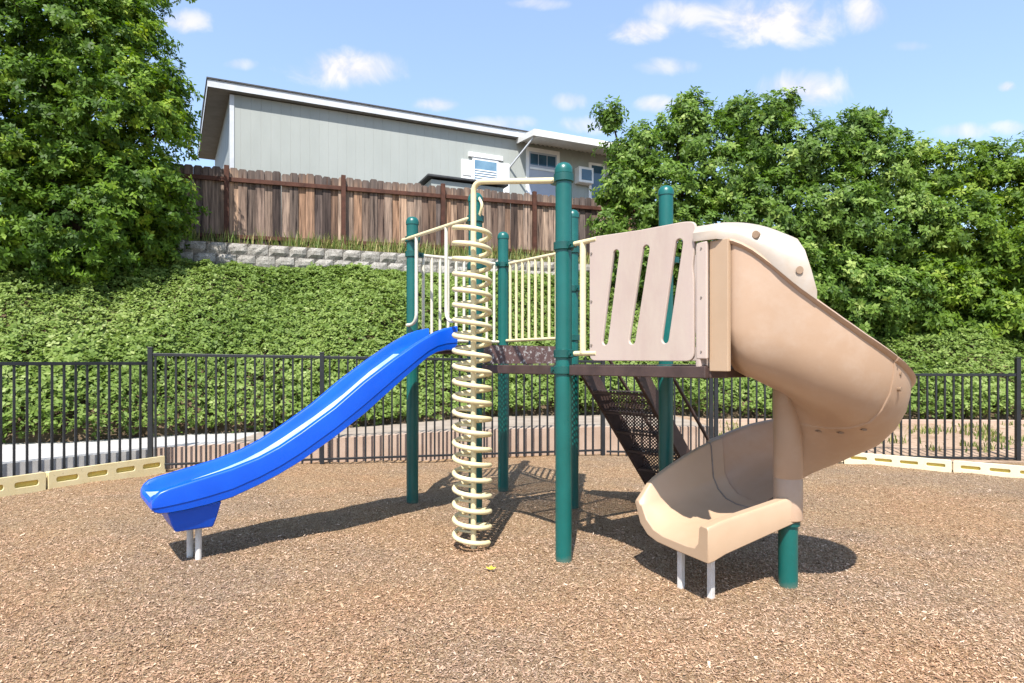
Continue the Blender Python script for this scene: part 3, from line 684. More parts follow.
# short pipe frame between the front post and the slotted panel
f1 = MB(); f1.tube([PA+U*.06+Z*2.43, PA+U*.36+Z*2.43], .019, 10); f1.tube([PA+U*.06+Z*1.60, PA+U*.36+Z*1.60], .019, 10); f1.tube([PA+U*.215+Z*1.60, PA+U*.215+Z*2.43], .024, 10)
f1.build('panel_pipe', M['cream'], ps, smooth=50)
# small bracket on the rear head post
c_ = PB+Z*2.95
MB().tube(arc_pts([c_+U*.06-Z*.08, c_+U*.12+Z*.02, c_+U*.02+Z*.14],.05), .014, 8).build('pipe_bracket', M['cream'], ps, smooth=50)
# slotted side panels
def panel_pt(px, py):
    t = on_line(px, PA[:2], U[:2]); return (t, zat(py, PA.y+U.y*t))
outl = [panel_pt(*q) for q in ((591,360),(591,238),(640,231),(685,222.5),(696,222.5),(694.5,250),(692.5,268),(694,280),(694,360.5))]
slots = []
for (xa,ya),(xb,yb_) in (((617,254),(606,341)),((647,249.5),(633,340)),((680,243.5),(666,339))):
    a = Vector(panel_pt(xa,ya)); b = Vector(panel_pt(xb,yb_)); dd = (b-a).normalized(); nn_ = Vector((-dd.y,dd.x)); w_ = .034; lp = []
    for k in range(9): an = math.pi*k/8; lp.append(a+nn_*math.cos(an)*w_-dd*math.sin(an)*w_)
    for k in range(9): an = math.pi*k/8; lp.append(b-nn_*math.cos(an)*w_+dd*math.sin(an)*w_)
    slots.append([(p.x,p.y) for p in lp])
ol_ = round_poly(outl, .05, 5)
pn = plate('side_panel', ol_, slots, .022, .005, M['pink'], ps, PA, U, Z)
bl = MB()
for zz in (1.66,1.98,2.33):
    p = PA+U*.318+Z*zz-V*.011; bl.tube([p, p-V*.006], .009, 8)
bl.build('bolt', M['bolt'], pn)
pn2 = plate('side_panel', ol_, slots, .022, .005, M['pink'], ps, PF-U*.13, U, Z)

# spiral climber
cp = Vector((xat(473.5,5.29),5.29,0)); top = 3.05
pole = MB().tube(arc_pts([cp-Z*.2, cp+Z*top, PA-U*.07+Z*2.955], .10, 8), .024, 12)
cl = pole.build('spiral_climber', M['cream'], ps, smooth=50, label='cream corkscrew climber on a bent pole')
cz1, pit, rad = 2.66, .1285, .150; turns = (cz1-.035)/pit; nseg = int(turns*28); pts = []
cc = cp+Vector((-.012,0,0))
for i in range(nseg+1):
    t = i/nseg; an = R(185)+2*math.pi*turns*t     # starts high at the left, winds down counter-clockwise
    tilt = 0
    pts.append(cc+Vector((rad*math.cos(an), rad*math.sin(an), cz1-(cz1-.035)*t)))
MB().tube(pts, .021, 8).build('coil', M['cream'], cl, smooth=60)
sp_ = MB()
for k in range(int(turns)):
    an = R(150); z = cz1-pit*(k+(150-185+360)/360)
    sp_.tube([cp+Z*z, cc+Vector((rad*math.cos(an), rad*math.sin(an), z-cp.z))], .011, 6)
sp_.build('coil_spokes', M['cream'], cl, smooth=60)

# ---- blue straight slide: L runs outwards from the deck along -V
PROF = [(-.02,1.65,1.885),(.10,1.645,1.86),(.20,1.625,1.825),(.30,1.575,1.775),(.41,1.49,1.715),(.66,1.293,1.555),(.93,1.078,1.365),(1.2,.893,1.15),(1.49,.715,.957),(1.66,.628,.855),(1.82,.56,.78),(2.02,.487,.715),(2.2,.452,.672),(2.34,.435,.64)]
LIP = [(2.45,.428,.615),(2.51,.431,.595),(2.545,.443,.565),(2.565,.465,.525)]
bc = PD+U*.60; hwid = .31
def bp(L, t, z): return bc-V*(L+.02)+U*t+Z*z
def bed_h(L, h_): return min(lerp_tab([(.25,.07),(.5,.15),(2.1,.14),(2.45,.08)], L), h_*.6)
loops = []
for L, zb_, zt_ in PROF+LIP:
    h_ = zt_-zb_; bed = bed_h(L, h_); lp = []
    cs = [(-hwid+.03,0),(-hwid+.010,.010),(-hwid+.005,h_*.30),(-hwid,h_*.32),(-hwid,h_-.02)]+[(-hwid+.018-.018*math.cos(R(a_)), h_-.02+.02*math.sin(R(a_))) for a_ in (18,36,54,72,90)]+[(-hwid+.060,h_-.001),(-hwid+.070,h_-.02),(-hwid+.076,bed+.05),(-hwid+.092,bed+.012),(-hwid+.13,bed)]
    cs = cs+[(-x, z) for x, z in cs[::-1]]
    lp = [bp(L, x, zb_+z) for x, z in cs]; loops.append(lp)
ss = MB().sweep(loops).build('straight_slide', M['blue'], ps, smooth=38, recalc=True, label='blue straight plastic slide')
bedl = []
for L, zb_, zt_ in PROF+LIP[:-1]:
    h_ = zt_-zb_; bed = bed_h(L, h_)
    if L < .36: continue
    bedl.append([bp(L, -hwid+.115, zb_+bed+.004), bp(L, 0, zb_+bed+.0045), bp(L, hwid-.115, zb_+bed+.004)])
MB().sweep(bedl, closed=False, caps=False).build('slide_bed', M['blue_bed'], ss, smooth=40, label='scuffed bed of the blue slide with a painted pale sheen')
bx = []
for (L0,L1_,hw_,z) in ((2.09,2.47,.27,.465),(2.12,2.43,.24,.33),(2.14,2.40,.22,.265)):
    bx.append([bp(L0,-hw_,z), bp(L1_,-hw_,z-.0), bp(L1_,hw_,z), bp(L0,hw_,z)])
MB().sweep(bx).build('slide_foot', M['blue'], ss, bevel=.012, recalc=True)
for px, py in ((190,557),(198.5,560)):
    Yg = F*H/(py-YH); p = Vector((xat(px,Yg),Yg,0)); MB().tube([p-Z*.2, p+Z*.31], .024, 12).build('leg', M['steel'], ss, smooth=50)

# ---- spiral slide
G = Vector((1.884,4.30,0)); RO = .714
zf = lambda th: 1.50-.0038*(th-217) if th < 430 else .6906-.0044*(th-430)
RIM = [(217,2.29),(224,2.27),(230,2.227),(240,2.11),(250,1.985),(260,1.88),(270,1.785),(280,1.70),(290,1.631),(300,1.57),(310,1.518),(327,1.437),(360,1.325),(400,1.19),(430,1.10),(450,1.04),(472,.945)]
def pol(th, r, z, back=0): return G+Vector((math.cos(R(th))*r, math.sin(R(th))*r, 0))+Z*z-U*back
def chute_loop(th, back=0, fat=0):
    xo = lerp_tab([(217,.02),(220.5,.075),(224,.088),(229,.062),(235,.02),(241,0)], th)
    z0 = zf(th); h_ = lerp_tab(RIM, th)-z0
    ins = [(.085,.10),(.11,.035),(.17,.0),(.30,-.01),(.42,.0),(.52,.03),(.595,.085),(.640,.16),(.660,.25),(.672,h_-.03),(.684,h_-.006),(.700,h_)]
    out = [(.728,h_),(.738,h_-.012),(.728,h_-.028),(.712,h_-.035),(RO-.004,.27),(RO-.026,.165),(RO-.075,.065),(.565,-.015),(.44,-.06),(.30,-.075),(.17,-.07),(.085,-.06)]
    f = fat
    w_ = lambda r: r+xo*min(max((r-.4)/.25,0),1)
    return [pol(th, w_(r), z0+z, back) for r, z in ins]+[pol(th, w_(r)+(f if r > .3 else 0), z0+z-f, back) for r, z in out]
MV = Vector((-.936,-.352,0))
def shifted(th, d_): return [p+MV*d_-Z*(.27*d_) for p in chute_loop(th)]
spo = MB()
loops = [chute_loop(217, .03)]+[chute_loop(th) for th in [217,219,222,225,228]+list(np.linspace(232,299.6,19))]
sps = spo.sweep(loops).build('spiral_slide', M['tan'], ps, smooth=45, recalc=True, label='tan plastic spiral slide with bleached hood')
MB().sweep([chute_loop(th) for th in np.linspace(300.2,470,42)]+[shifted(470, .05), shifted(470, .10)]).build('lower_chute', M['tan'], sps, smooth=45, recalc=True)
MB().sweep([chute_loop(th, fat=f) for th, f in ((298.6,.0),(298.8,.006),(299.8,.006),(300.6,.006),(300.8,.0))]).build('joint_flange', M['tan'], sps, smooth=30, recalc=True)
# plugs in the joint
for r, z in ((.50,-.045),(.36,-.078),(.22,-.08)):
    c_ = pol(306, r, zf(306)+z); m_ = [c_+Vector((math.cos(a)*.017, 0, math.sin(a)*.006)) for a in np.linspace(0,2*math.pi,12,endpoint=False)]
    pl = MB(); pl.add([p-Vector((0,.004,0)) for p in m_]+[p+Vector((0,.03,0)) for p in m_], [tuple(range(12))]+[(k,(k+1)%12,12+(k+1)%12,12+k) for k in range(12)]); pl.build('joint_plug', M['plug'], sps)
for th, dz_ in ((305,.30),(305,.21)):
    c_ = pol(th, RO+.001, zf(th)+dz_); rd = pol(th,1,0)-G; tg = rd.cross(Z)
    m_ = [c_+tg*math.cos(a)*.011+Z*math.sin(a)*.013 for a in np.linspace(0,2*math.pi,12,endpoint=False)]
    pl = MB(); pl.add([p+rd*.002 for p in m_]+[p-rd*.02 for p in m_], [tuple(range(12))]+[(k,(k+1)%12,12+(k+1)%12,12+k) for k in range(12)]); pl.build('joint_plug', M['plug'], sps)
sl_ = MB(); sl_.lathe(G.x,G.y,[(.082,.46),(.094,.47),(.094,.74),(.0905,.745),(.0905,.75),(.094,.755),(.094,1.06),(.098,1.25),(.094,1.50),(.08,1.56)],28)
sl_.build('sleeve', M['tan'], sps, smooth=40)
sp2 = MB(); sp2.lathe(G.x,G.y,[(.0635,-.3),(.0635,.52)],24); spp = sp2.build('support_post', M['green'], sps, smooth=40)
clamp(G, .455, spp)
# hood
hl = []
for k in np.linspace(-.12, 1, 15):
    back = .125 if k < 0 else 0; xo = lerp_tab([(0,.125),(.12,.075),(.27,.03),(.45,0)], max(k,0)); kk = max(k, 0); th0 = 217+41*kk; ztop = 2.405-.04*kk-.09*kk*kk; lp = []
    rz = lerp_tab(RIM, th0)-.012
    ar = [(.742,rz,0),(.748,rz+.05,0),(.742,rz+.45*(ztop-rz),.25),(.715,rz+.75*(ztop-rz),.5),(.65,ztop-.018,.8),(.55,ztop+.002,.9),(.40,ztop+.012,1),(.22,ztop,1),(.10,ztop-.04,1),(.03,ztop-.14,1),(.015,ztop-.42,1),(.015,zf(th0)+.02,1)]
    ww = lambda r: r+xo*min(max((r-.4)/.25,0),1)
    o_ = [pol(th0-9*q*kk, ww(r), z, back) for r, z, q in ar]
    cen = Vector((.38, ztop-.35))
    i_l = []
    for r, z, q in ar[::-1]:
        r2_ = r-.022 if r > .38 else r+.022; z2 = z-.022 if z > rz+.1 and .08 < r < .72 else z
        i_l.append(pol(th0-9*q*kk, ww(r2_), z2, back))
    hl.append(o_+i_l)
hd = MB().sweep(hl).build('hood', M['hood'], sps, smooth=40, recalc=True, label='sun bleached cover over the head of the spiral slide')
for th, r, z in ((233,.745,2.285),(251,.744,2.06)):  # flush discs, darkened in colour so they look recessed
    c_ = pol(th, r+.012, z); rd = (pol(th,1,0)-G); tg = rd.cross(Z)
    m_ = [c_+tg*math.cos(a)*.02+Z*math.sin(a)*.022 for a in np.linspace(0,2*math.pi,14,endpoint=False)]
    dm_ = MB(); dm_.add([p+rd*.001 for p in m_]+[p-rd*.04 for p in m_], [tuple(range(14))]+[(k,(k+1)%14,14+(k+1)%14,14+k) for k in range(14)]); dm_.build('recess_shade_plug', M['plug'], hd)
# entry flange round the mouth
fo = PA+U*1.247
fx = [(-.01,1.47),(-.01,2.27),(.95,2.27),(.95,1.47)]; fh = [(.10,1.52),(.10,2.20),(.80,2.20),(.80,1.52)]
MB().box(PA+U*1.375+V*.026+Z*1.875, (.13,.03,.79), U, V).build('entry_cheek', M['tan_light'], sps, bevel=.004)
fl = plate('entry_flange', round_poly(fx,.03,3), [round_poly(fh,.04,3)], .035, .006, M['pink'], sps, fo, V, Z)
fs_ = MB(); fs_.box(PA+U*1.275-V*.008+Z*1.912, (.075,.022,.715), U, V); fs_.build('entry_side', M['pink'], fl, bevel=.006)
bl = MB()
for zz in (1.60,1.93,2.23):
    p = PA+U*1.275-V*.019+Z*zz; bl.tube([p, p-V*.005], .006, 8)
bl.build('bolt', M['bolt'], fl)
# exit tray
I0, O0 = Vector((1.925,4.235)), Vector((1.6165,4.962)); I1, O1 = Vector((1.272,3.965)), Vector((.955,4.69)); tl = []
for k in np.linspace(.0, 1.07, 17):
    kk = min(k,1); I = I0.lerp(I1,k); O = O0.lerp(O1,k); W_ = (O-I).length; dd = (O-I).normalized(); lip = max(0,(k-.88)/.19)
    z0 = .522-.172*kk-.02*lip; hi = .64-.125*kk-.02*lip**2-z0; ho_ = (.945-.20*kk-.13*kk*kk)-.10*lip**2-z0; bt = -.06
    cs = [(0,bt),(-.004,hi-.02),(.008,hi),(.068,hi),(.082,hi-.02),(.092,.045),(.125,.008),(.20,0),(.45,0),(.56,.02),(.645,.075),(.70,.16),(.725,ho_-.02),(.738,ho_),(.775,ho_),(.788,ho_-.02),(.775,.15),(.72,.03),(.63,-.035),(.52,-.058),(.30,-.062)]
    sc = W_/.788
    tl.append([Vector((I.x+dd.x*x*sc, I.y+dd.y*x*sc, z0+z)) for x, z in cs])
q_ = [a_.lerp(b_,.4) for a_, b_ in zip(tl[2], tl[3])]; qc = (q_[5]+q_[9])/2+Z*.3
sm_ = MB(); sm_.tube([p+(qc-p).normalized()*.002 for p in q_[5:15]], .0055, 6); sm_.build('joint_line', M['bolt'], sps, smooth=60)
ex = MB().sweep(tl).build('exit_tray', M['tan_light'], sps, smooth=40, recalc=True, bevel=.006, label='lighter tan run-out tray of the spiral slide')
for px, py in ((711,595),(681,585)):
    Yg = F*H/(py-YH); p = Vector((xat(px,Yg),Yg,0))
    MB().box(p+Z*.03, (.038,.038,.54), U, V).build('leg', M['steel'], sps, bevel=.004)

# ---- stairs away from the rear deck edge
stt = PE+U*.20; run = 1.22; wd = .70
sa = MB().beam(stt+Z*1.46, stt+V*run+Z*-.06, .04, .18); st_ = sa.build('stairs', M['brown'], ps, bevel=.006, label='dark brown perforated metal stairs')
MB().beam(stt+U*wd+Z*1.46, stt+U*wd+V*run+Z*-.06, .04, .15).build('stringer', M['brown'], st_, bevel=.006)
for k in range(6):
    t = (k+1)/7; o_ = stt+U*.02+V*(run*t-.10)+Z*(1.46-1.5*t)
    MB().add([o_, o_+U*(wd-.04), o_+U*(wd-.04)+V*.25, o_+V*.25], [(0,1,2,3)]).build('tread', M['tread'], st_)
    MB().beam(o_+Z*-.02, o_+U*(wd-.04)+Z*-.02, .010, .022).build('tread_nose', M['brown'], st_)
    r_ = o_+V*.25; MB().add([r_, r_+U*(wd-.04), r_+U*(wd-.04)-Z*.2143, r_-Z*.2143], [(0,1,2,3)]).build('riser', M['riser'], st_)
for t0 in (.38, 1.06):
    p = PE+U*t0
    MB().tube([p+V*.10+Z*1.62, p+V*1.25+Z*.30], .017, 8).build('stair_rod', M['brown'], st_, smooth=50)

# ---------------------------------------------------------------- foliage
def unit(v): return v/np.maximum(np.linalg.norm(v, axis=1, keepdims=True), 1e-9)
def sprigs(pos, nrm, leaflets, length, width, droop, tone, seed_jit=.25):
    """rosettes of leaflets: pos, nrm (N,3) -> vertices, quads, tones"""
    N = len(pos); nrm = unit(nrm)
    ref = np.where(np.abs(nrm[:, 2:3]) < .9, np.array([[0,0,1.]]), np.array([[1.,0,0]]))
    t1 = unit(np.cross(nrm, ref)); t2 = np.cross(nrm, t1)
    V_, T_ = [], []
    a0 = rng.uniform(0, 2*np.pi, N)
    for k in range(leaflets):
        a = a0+2*np.pi*k/leaflets+rng.normal(0, .25, N)
        dirv = t1*np.cos(a)[:,None]+t2*np.sin(a)[:,None]
        el = rng.normal(droop, .35, N)[:,None]
        ld = unit(dirv*np.cos(el)+nrm*np.sin(el)); sd = unit(np.cross(ld, nrm)+rng.normal(0,.25,(N,3))); up = np.cross(sd, ld)
        Ln = (length*rng.uniform(.65,1.2,N))[:,None]; Wn = (width*rng.uniform(.7,1.2,N))[:,None]
        b = pos+ld*Ln*.08; mid = pos+ld*Ln*.5+up*Ln*.05; tip = pos+ld*Ln-up*Ln*.10
        V_.append(np.stack([b, mid+sd*Wn*.5, tip, mid-sd*Wn*.5], 1)); T_.append(np.clip(tone+rng.normal(0,.09,N), 0, 1))
    V_ = np.concatenate(V_).reshape(-1,3); T_ = np.concatenate(T_)
    return V_, np.arange(len(V_)).reshape(-1,4), T_
def vnoise(p, s, seed=0):
    """cheap smooth noise from summed sines"""
    q = p*s; r_ = np.random.default_rng(seed); out = 0
    for _ in range(5):
        k = r_.normal(0,1,3); out = out+np.sin(q@k+r_.uniform(0,6.28))
    return out/5
def tree(name, label, lobes, trunk_base, mat, leaflets=7, length=.2, width=.075, dens=13.0, grp=None, seed=1, csz=.13):
    t = empty(name, trunk_base, label, 'tree', grp)
    P_, N_, T_ = [], [], []
    cs = [Vector(at(px,py,Y)) for px, py, Y, r in lobes]
    for (px,py,Y,r), c in zip(lobes, cs):
        # leaves gather in clumps at the twig ends, with shaded gaps between
        nc = int(4*math.pi*r*r*dens/7)+12
        cd = unit(rng.normal(0,1,(nc,3))); lump = 1+.15*vnoise(cd*r+np.array(c), 1.9, seed)+.10*vnoise(cd*r+np.array(c), 4.6, seed+5)
        q = rng.uniform(0,1,nc); cr_ = r*lump*(1.0-.68*q**1.45)
        tw = rng.uniform(0,1,nc) < .10; cr_[tw] += rng.uniform(.05,.32,tw.sum())
        cc_ = np.array(c)+cd*cr_[:,None]; per = 7; ct = rng.normal(0,.2,nc)
        p = np.repeat(cc_,per,0)+rng.normal(0,csz,(nc*per,3))*np.array([1,1,.75]); d_ = unit(np.repeat(cd,per,0)+(p-np.repeat(cc_,per,0))*2.2); ctn = np.repeat(ct,per)
        # drop leaves that lie deep inside another lobe
        keep = np.ones(len(p), bool)
        for (px2,py2,Y2,r2_), c2 in zip(lobes, cs):
            if c2 is c: continue
            keep &= ~(np.linalg.norm(p-np.array(c2), axis=1) < r2_*.62)
        p = p[keep]; d_ = d_[keep]; ctn = ctn[keep]
        P_.append(p); N_.append(d_+np.array([0,-.28,.55])+rng.normal(0,.35,p.shape)); T_.append(np.clip(.45+.22*vnoise(p,1.1,seed+9)+rng.normal(0,.12,len(p))+ctn,0,1))
    P_ = np.concatenate(P_); N_ = np.concatenate(N_); T_ = np.concatenate(T_)
    v, f, tn = sprigs(P_, N_, leaflets, length, width, .05, T_)
    leaf_mesh('crown', v, f, tn, mat, t, trunk_base)
    tm = MB(); b = Vector(trunk_base)
    low = min(c.z for c in cs); cen = sum(cs, Vector())/len(cs); fork = Vector((b.x*.8+cen.x*.2, b.y*.8+cen.y*.2, b.z+max(.5,(low-b.z)*.6)))
    tm.tube([b-Z*.3, b.lerp(fork,.5)+Vector((.06,0,0)), fork], [.22,.18,.15], 10)
    for c in cs:
        mid_ = fork.lerp(c,.5)+Vector((random.uniform(-.2,.2),random.uniform(-.2,.2),random.uniform(.0,.3)))
        tm.tube([fork, fork.lerp(mid_,.6), mid_, c], [.09,.07,.05,.02], 7)
    tm.build('trunk', M['bark'], t, smooth=60)
    return t
tree('broad_tree', 'large dark green tree filling the upper left corner', [(60,60,13.5,2.2),(15,150,13.0,2.1),(108,125,13.4,1.6),(138,190,13.5,1.1),(88,215,13.1,1.5),(30,228,12.6,1.15),(122,15,14.0,.95),(150,92,14.0,.85),(-70,90,13.0,2.8),(0,-40,13.5,2.6),(80,-70,14.0,2.0),(150,243,14.0,.6),(60,250,12.9,.85),(105,262,13.3,.6),(172,118,14.2,.45),(-90,220,12.4,1.6),(165,215,14.1,.5)],
     (-9.2,13.6,hill(-9.2,13.6)), M['leaf_l'], 7, .128, .060, 76, seed=3, csz=.09)
GT = 'trees along the top of the right bank'
def gz(X, Y): return hill(X, Y)
RT = [('bushy_tree','bushy green tree at the end of the wooden fence, beside the house',[(640,152,17.2,.85),(690,138,17.6,1.05),(622,190,16.8,.65),(662,205,16.9,1.25),(718,178,17.2,1.25),(612,226,16.6,.42),(700,250,16.6,1.25),(687,108,17.8,.42),(612,120,17.4,.36),(640,262,16.4,.8)],(4.3,17.6),'leaf_r'),
 ('bushy_tree','bushy green tree rising straight behind the bleached slide hood',[(760,135,17.8,1.05),(800,160,17.3,1.2),(765,220,16.8,1.3),(735,118,18.0,.5),(782,108,18.0,.4),(825,215,16.8,1.2),(785,285,16.2,1.2),(840,290,16.2,.9),(735,300,16.0,.9),(760,290,17.6,1.3),(690,300,17.4,1.2),(820,262,17.8,1.2)],(7.0,17.8),'leaf_r'),
 ('bushy_tree','bushy green tree with a raised tuft, between the hood and the dark hollow',[(850,145,17.8,.85),(878,172,17.4,1.1),(868,120,18.0,.36),(852,225,16.8,1.1),(905,228,17.0,1.1),(868,300,16.2,1.0),(905,300,16.4,.8),(880,268,17.9,1.2),(850,330,16.0,.6)],(9.6,17.9),'leaf_r'),
 ('bushy_tree','yellow green tree leaning over the dark hollow near the right edge',[(938,178,17.6,1.05),(960,228,16.8,1.1),(985,168,17.9,.75),(925,160,18.0,.6),(930,285,16.4,.75),(975,290,16.2,.6),(950,270,17.9,1.2),(930,322,16.2,.55)],(11.6,17.9),'leaf_y'),
 ('bushy_tree','bright yellow green tree cut by the right picture edge',[(1022,188,17.4,1.2),(1050,240,16.6,1.5),(1010,255,16.2,.75),(1012,312,15.8,.55),(1090,180,17.6,1.6),(1060,310,15.6,.9),(1000,275,17.9,1.2),(985,325,16.0,.5)],(14.2,17.6),'leaf_y')]
for i, (nm, lb, lobes, (bx_, by_), mt) in enumerate(RT):
    tree(nm, lb, lobes, (bx_,by_,gz(bx_,by_)), M[mt], 7, .155, .074, 52, GT, seed=20+i, csz=.115)

# ivy on the bank
def ground_cover(x0, x1, dens, name, label, ln, wd_, seed):
    n = int((x1-x0)*7.2*dens); X = rng.uniform(x0,x1,n); t = rng.uniform(0,1,n)**.92
    yb = np.interp(X, [a for a,_ in YB], [b for _,b in YB]); yw = np.maximum(15.6+.369*(X+8.1)-.85, yb+2.5); yw = np.where(X > 6, np.minimum(yw,20.5), yw)
    st0 = -.06+.16*vnoise(np.stack([X,X*0,X*0],1), 1.6, 4)
    Y = yb+np.maximum(st0,-.22)+(yw-yb-.1-st0)*t
    keep = rng.uniform(0,1,n) < (yw-yb)/7.2*1.0
    # a bare soil patch low on the left of the bank
    X, Y = X[keep], Y[keep]
    Zg = np.array([hill(a,b) for a,b in zip(X,Y)])
    e = .05; nx = -(np.array([hill(a+e,b) for a,b in zip(X,Y)])-Zg)/e; ny = -(np.array([hill(a,b+e) for a,b in zip(X,Y)])-Zg)/e
    nx = np.clip(nx,-2,2); ny = np.clip(ny,-2,2)
    nrm = unit(np.stack([nx,ny,np.ones_like(nx)],1)); p = np.stack([X,Y,Zg],1)
    lump = .24+.26*vnoise(p,1.7,seed)+.20*vnoise(p,4.6,seed+1)+.10*vnoise(p,9.5,seed+7)
    lump = lump+.22*np.clip(1-t[keep]*4,0,1)
    lump = lump*(1-.75*np.clip((t[keep]-.84)/.16,0,1))
    hgt = np.clip(lump,.04,.8)*(rng.uniform(0,1,len(X))**.45)
    p = p+nrm*hgt[:,None]+np.array([0,-.0,0])
    tone = np.clip(.48+.22*vnoise(p,.9,seed+2)+.16*vnoise(p,3.1,seed+3)+rng.normal(0,.14,len(X)),0,1)
    szv = np.clip(1+.35*vnoise(p,1.1,seed+6)+rng.normal(0,.18,len(X)),.55,1.7)
    v, f, tn = sprigs(p, nrm*.8+np.array([0,-.15,.6])+rng.normal(0,.38,p.shape), 4, ln*szv, wd_*szv, .1, tone)
    return tag(leaf_mesh(name, v, f, tn, M['ivy']), label, kind='stuff')
ground_cover(-13, 4.0, 660, 'ivy', 'dense pale green ivy covering the left bank', .080, .057, 31)
ground_cover(4.0, 17, 420, 'ivy', 'dense green ivy covering the right bank', .088, .062, 41)
# dry weeds along the fence foot and on the dirt
def blades(X, Y, Zg, hmin, hmax, name, label):
    n = len(X); p = np.stack([X,Y,Zg],1); a = rng.uniform(0,6.28,n); h_ = rng.uniform(hmin,hmax,n)
    ln = np.stack([np.cos(a)*h_*.35, np.sin(a)*h_*.35, h_],1); sd = np.stack([-np.sin(a),np.cos(a),0*a],1)*.012
    v = np.stack([p-sd, p+sd, p+ln*.6+sd*.8+np.array([0,0,.02]), p+ln],1).reshape(-1,3)
    return tag(leaf_mesh(name, v, np.arange(len(v)).reshape(-1,4), rng.uniform(0,1,n), M['weed']), label, kind='stuff')
n = 5200; X = rng.uniform(-9.5,4.5,n); Y = 15.6+.369*(X+8.1)-rng.uniform(.16,.80,n)
k_ = rng.uniform(0,1,n) < .55+.45*vnoise(np.stack([X,Y,0*X],1),1.3,77); X, Y = X[k_], Y[k_]
blades(X, Y, np.full(len(X),4.42), .12, .50, 'weeds', 'dry grass and weeds along the foot of the wooden fence')
cx_ = rng.uniform(3.6,12,60); cy_ = rng.uniform(10.3,13,60); X = np.repeat(cx_,26)+rng.normal(0,.10,1560); Y = np.repeat(cy_,26)+rng.normal(0,.08,1560)
blades(X, Y, .27*np.clip((Y-9.7)/3.6,0,1)**1.2, .04, .16, 'weeds', 'sparse weeds on the bare dirt strip')

# loose wood chips
def chips():
    P_, Ls = [], []
    for y0, y1, dn in ((2.55,4.0,9500),(4.0,5.6,5600),(5.6,7.6,2600),(7.6,9.6,1200)):
        hwd = (CX+60)/F*y1; n = int(2*hwd*(y1-y0)*dn); X = rng.uniform(-hwd,hwd,n); Y = rng.uniform(y0,y1,n)
        P_.append(np.stack([X,Y,rng.uniform(.001,.009,n)],1))
    p = np.concatenate(P_)
    # keep inside the edging
    fy = np.interp(p[:,0], [-6.9,-5.14,-5.1,1.5,7.8], [6.6,8.9,8.78,10.4,9.7])
    lx = (p[:,0]-(-5.58))*(8.86-7.58)-(p[:,1]-7.58)*(-4.87+5.58) > .0
    rx = (p[:,0]-6.15)*(8.80-9.66)-(p[:,1]-8.80)*(6.15-5.10) > 0
    k = (p[:,1] < fy-.02) & (lx | (p[:,0] > -4.8)) & (rx | (p[:,0] < 3.5)); p = p[k]; n = len(p)
    a = rng.uniform(0,6.28,n); L_ = rng.gamma(3.0,.0029,n)+.005; W_ = L_*rng.uniform(.16,.42,n); ti = rng.normal(0,.24,n); ro = rng.normal(0,.36,n)
    d_ = np.stack([np.cos(a)*np.cos(ti),np.sin(a)*np.cos(ti),np.sin(ti)],1); s_ = np.stack([-np.sin(a)*np.cos(ro),np.cos(a)*np.cos(ro),np.sin(ro)],1)
    d_ *= L_[:,None]*.5; s_ *= W_[:,None]*.5
    p[:,2] += np.abs(d_[:,2])*.6+relief(p[:,0],p[:,1])
    v = np.stack([p-d_-s_*.8,p+d_*.9-s_,p+d_+s_*.7,p-d_*.85+s_],1).reshape(-1,3)
    tone = np.clip(rng.beta(2.0,2.1,n)+.10*vnoise(p,.8,5),0,1)
    tag(leaf_mesh('wood_chips', v, np.arange(len(v)).reshape(-1,4), tone, M['chip']), 'loose wood chips scattered over the play area', kind='stuff')
chips()
fy_ = MB(); c_ = Vector((xat(491,F*H/(572-YH)), F*H/(572-YH), .02))
for k in range(5):
    a = k*1.26+.3; d_ = Vector((math.cos(a),math.sin(a),.35)); s_ = Vector((-math.sin(a),math.cos(a),0))
    fy_.add([c_, c_+d_*.022+s_*.013, c_+d_*.04, c_+d_*.022-s_*.013], [(0,1,2,3)])
tag(fy_.build('fallen_flower', M['yellow']), 'tiny yellow flower lying on the mulch in front of the corkscrew climber', 'flower')

# ---------------------------------------------------------------- light, sky, camera
EL = math.atan(1/.68); SH = Vector((.155,1.0))           # shadows fall away from the camera, a touch to the right
sd = bpy.data.lights.new('sun','SUN'); sd.energy = 4.9; sd.angle = R(.53); sd.color = (1.0,.955,.89)
so = bpy.data.objects.new('sun', sd); COL.objects.link(so)
dirv = Vector((SH.x,SH.y,-math.tan(EL)*SH.length)).normalized(); so.rotation_euler = dirv.to_track_quat('-Z','Y').to_euler(); so.location = (-2,-20,30)
W = bpy.data.worlds.new('World'); SC.world = W; W.use_nodes = True; nt = W.node_tree; L = nt.links.new
bg = nt.nodes['Background']; sky = node(nt,'ShaderNodeTexSky', sky_type='NISHITA', sun_disc=False, sun_elevation=EL, sun_rotation=math.pi+math.atan2(SH.x,SH.y), altitude=100, air_density=1.0, dust_density=.6, ozone_density=1.2)
bg.inputs['Strength'].default_value = .135
tc = node(nt,'ShaderNodeTexCoord'); sx = node(nt,'ShaderNodeSeparateXYZ'); L(tc.outputs['Generated'], sx.inputs[0])
def mth(op, a, b=None, c=None):
    n_ = node(nt,'ShaderNodeMath', operation=op)
    for i, q in enumerate((a,b,c)):
        if q is None: continue
        if isinstance(q,(int,float)): n_.inputs[i].default_value = q
        else: L(q, n_.inputs[i])
    return n_.outputs[0]
yy = mth('MAXIMUM', sx.outputs[1], .05); vx = mth('DIVIDE', sx.outputs[0], yy); vzz = mth('DIVIDE', sx.outputs[2], yy)
cv = node(nt,'ShaderNodeCombineXYZ'); L(vx,cv.inputs[0]); L(vzz,cv.inputs[1])
cn = node(nt,'ShaderNodeTexNoise', i_Scale=11.0, i_Detail=10.0, i_Roughness=.58, i_Distortion=.6); L(cv.outputs[0], cn.inputs['Vector'])
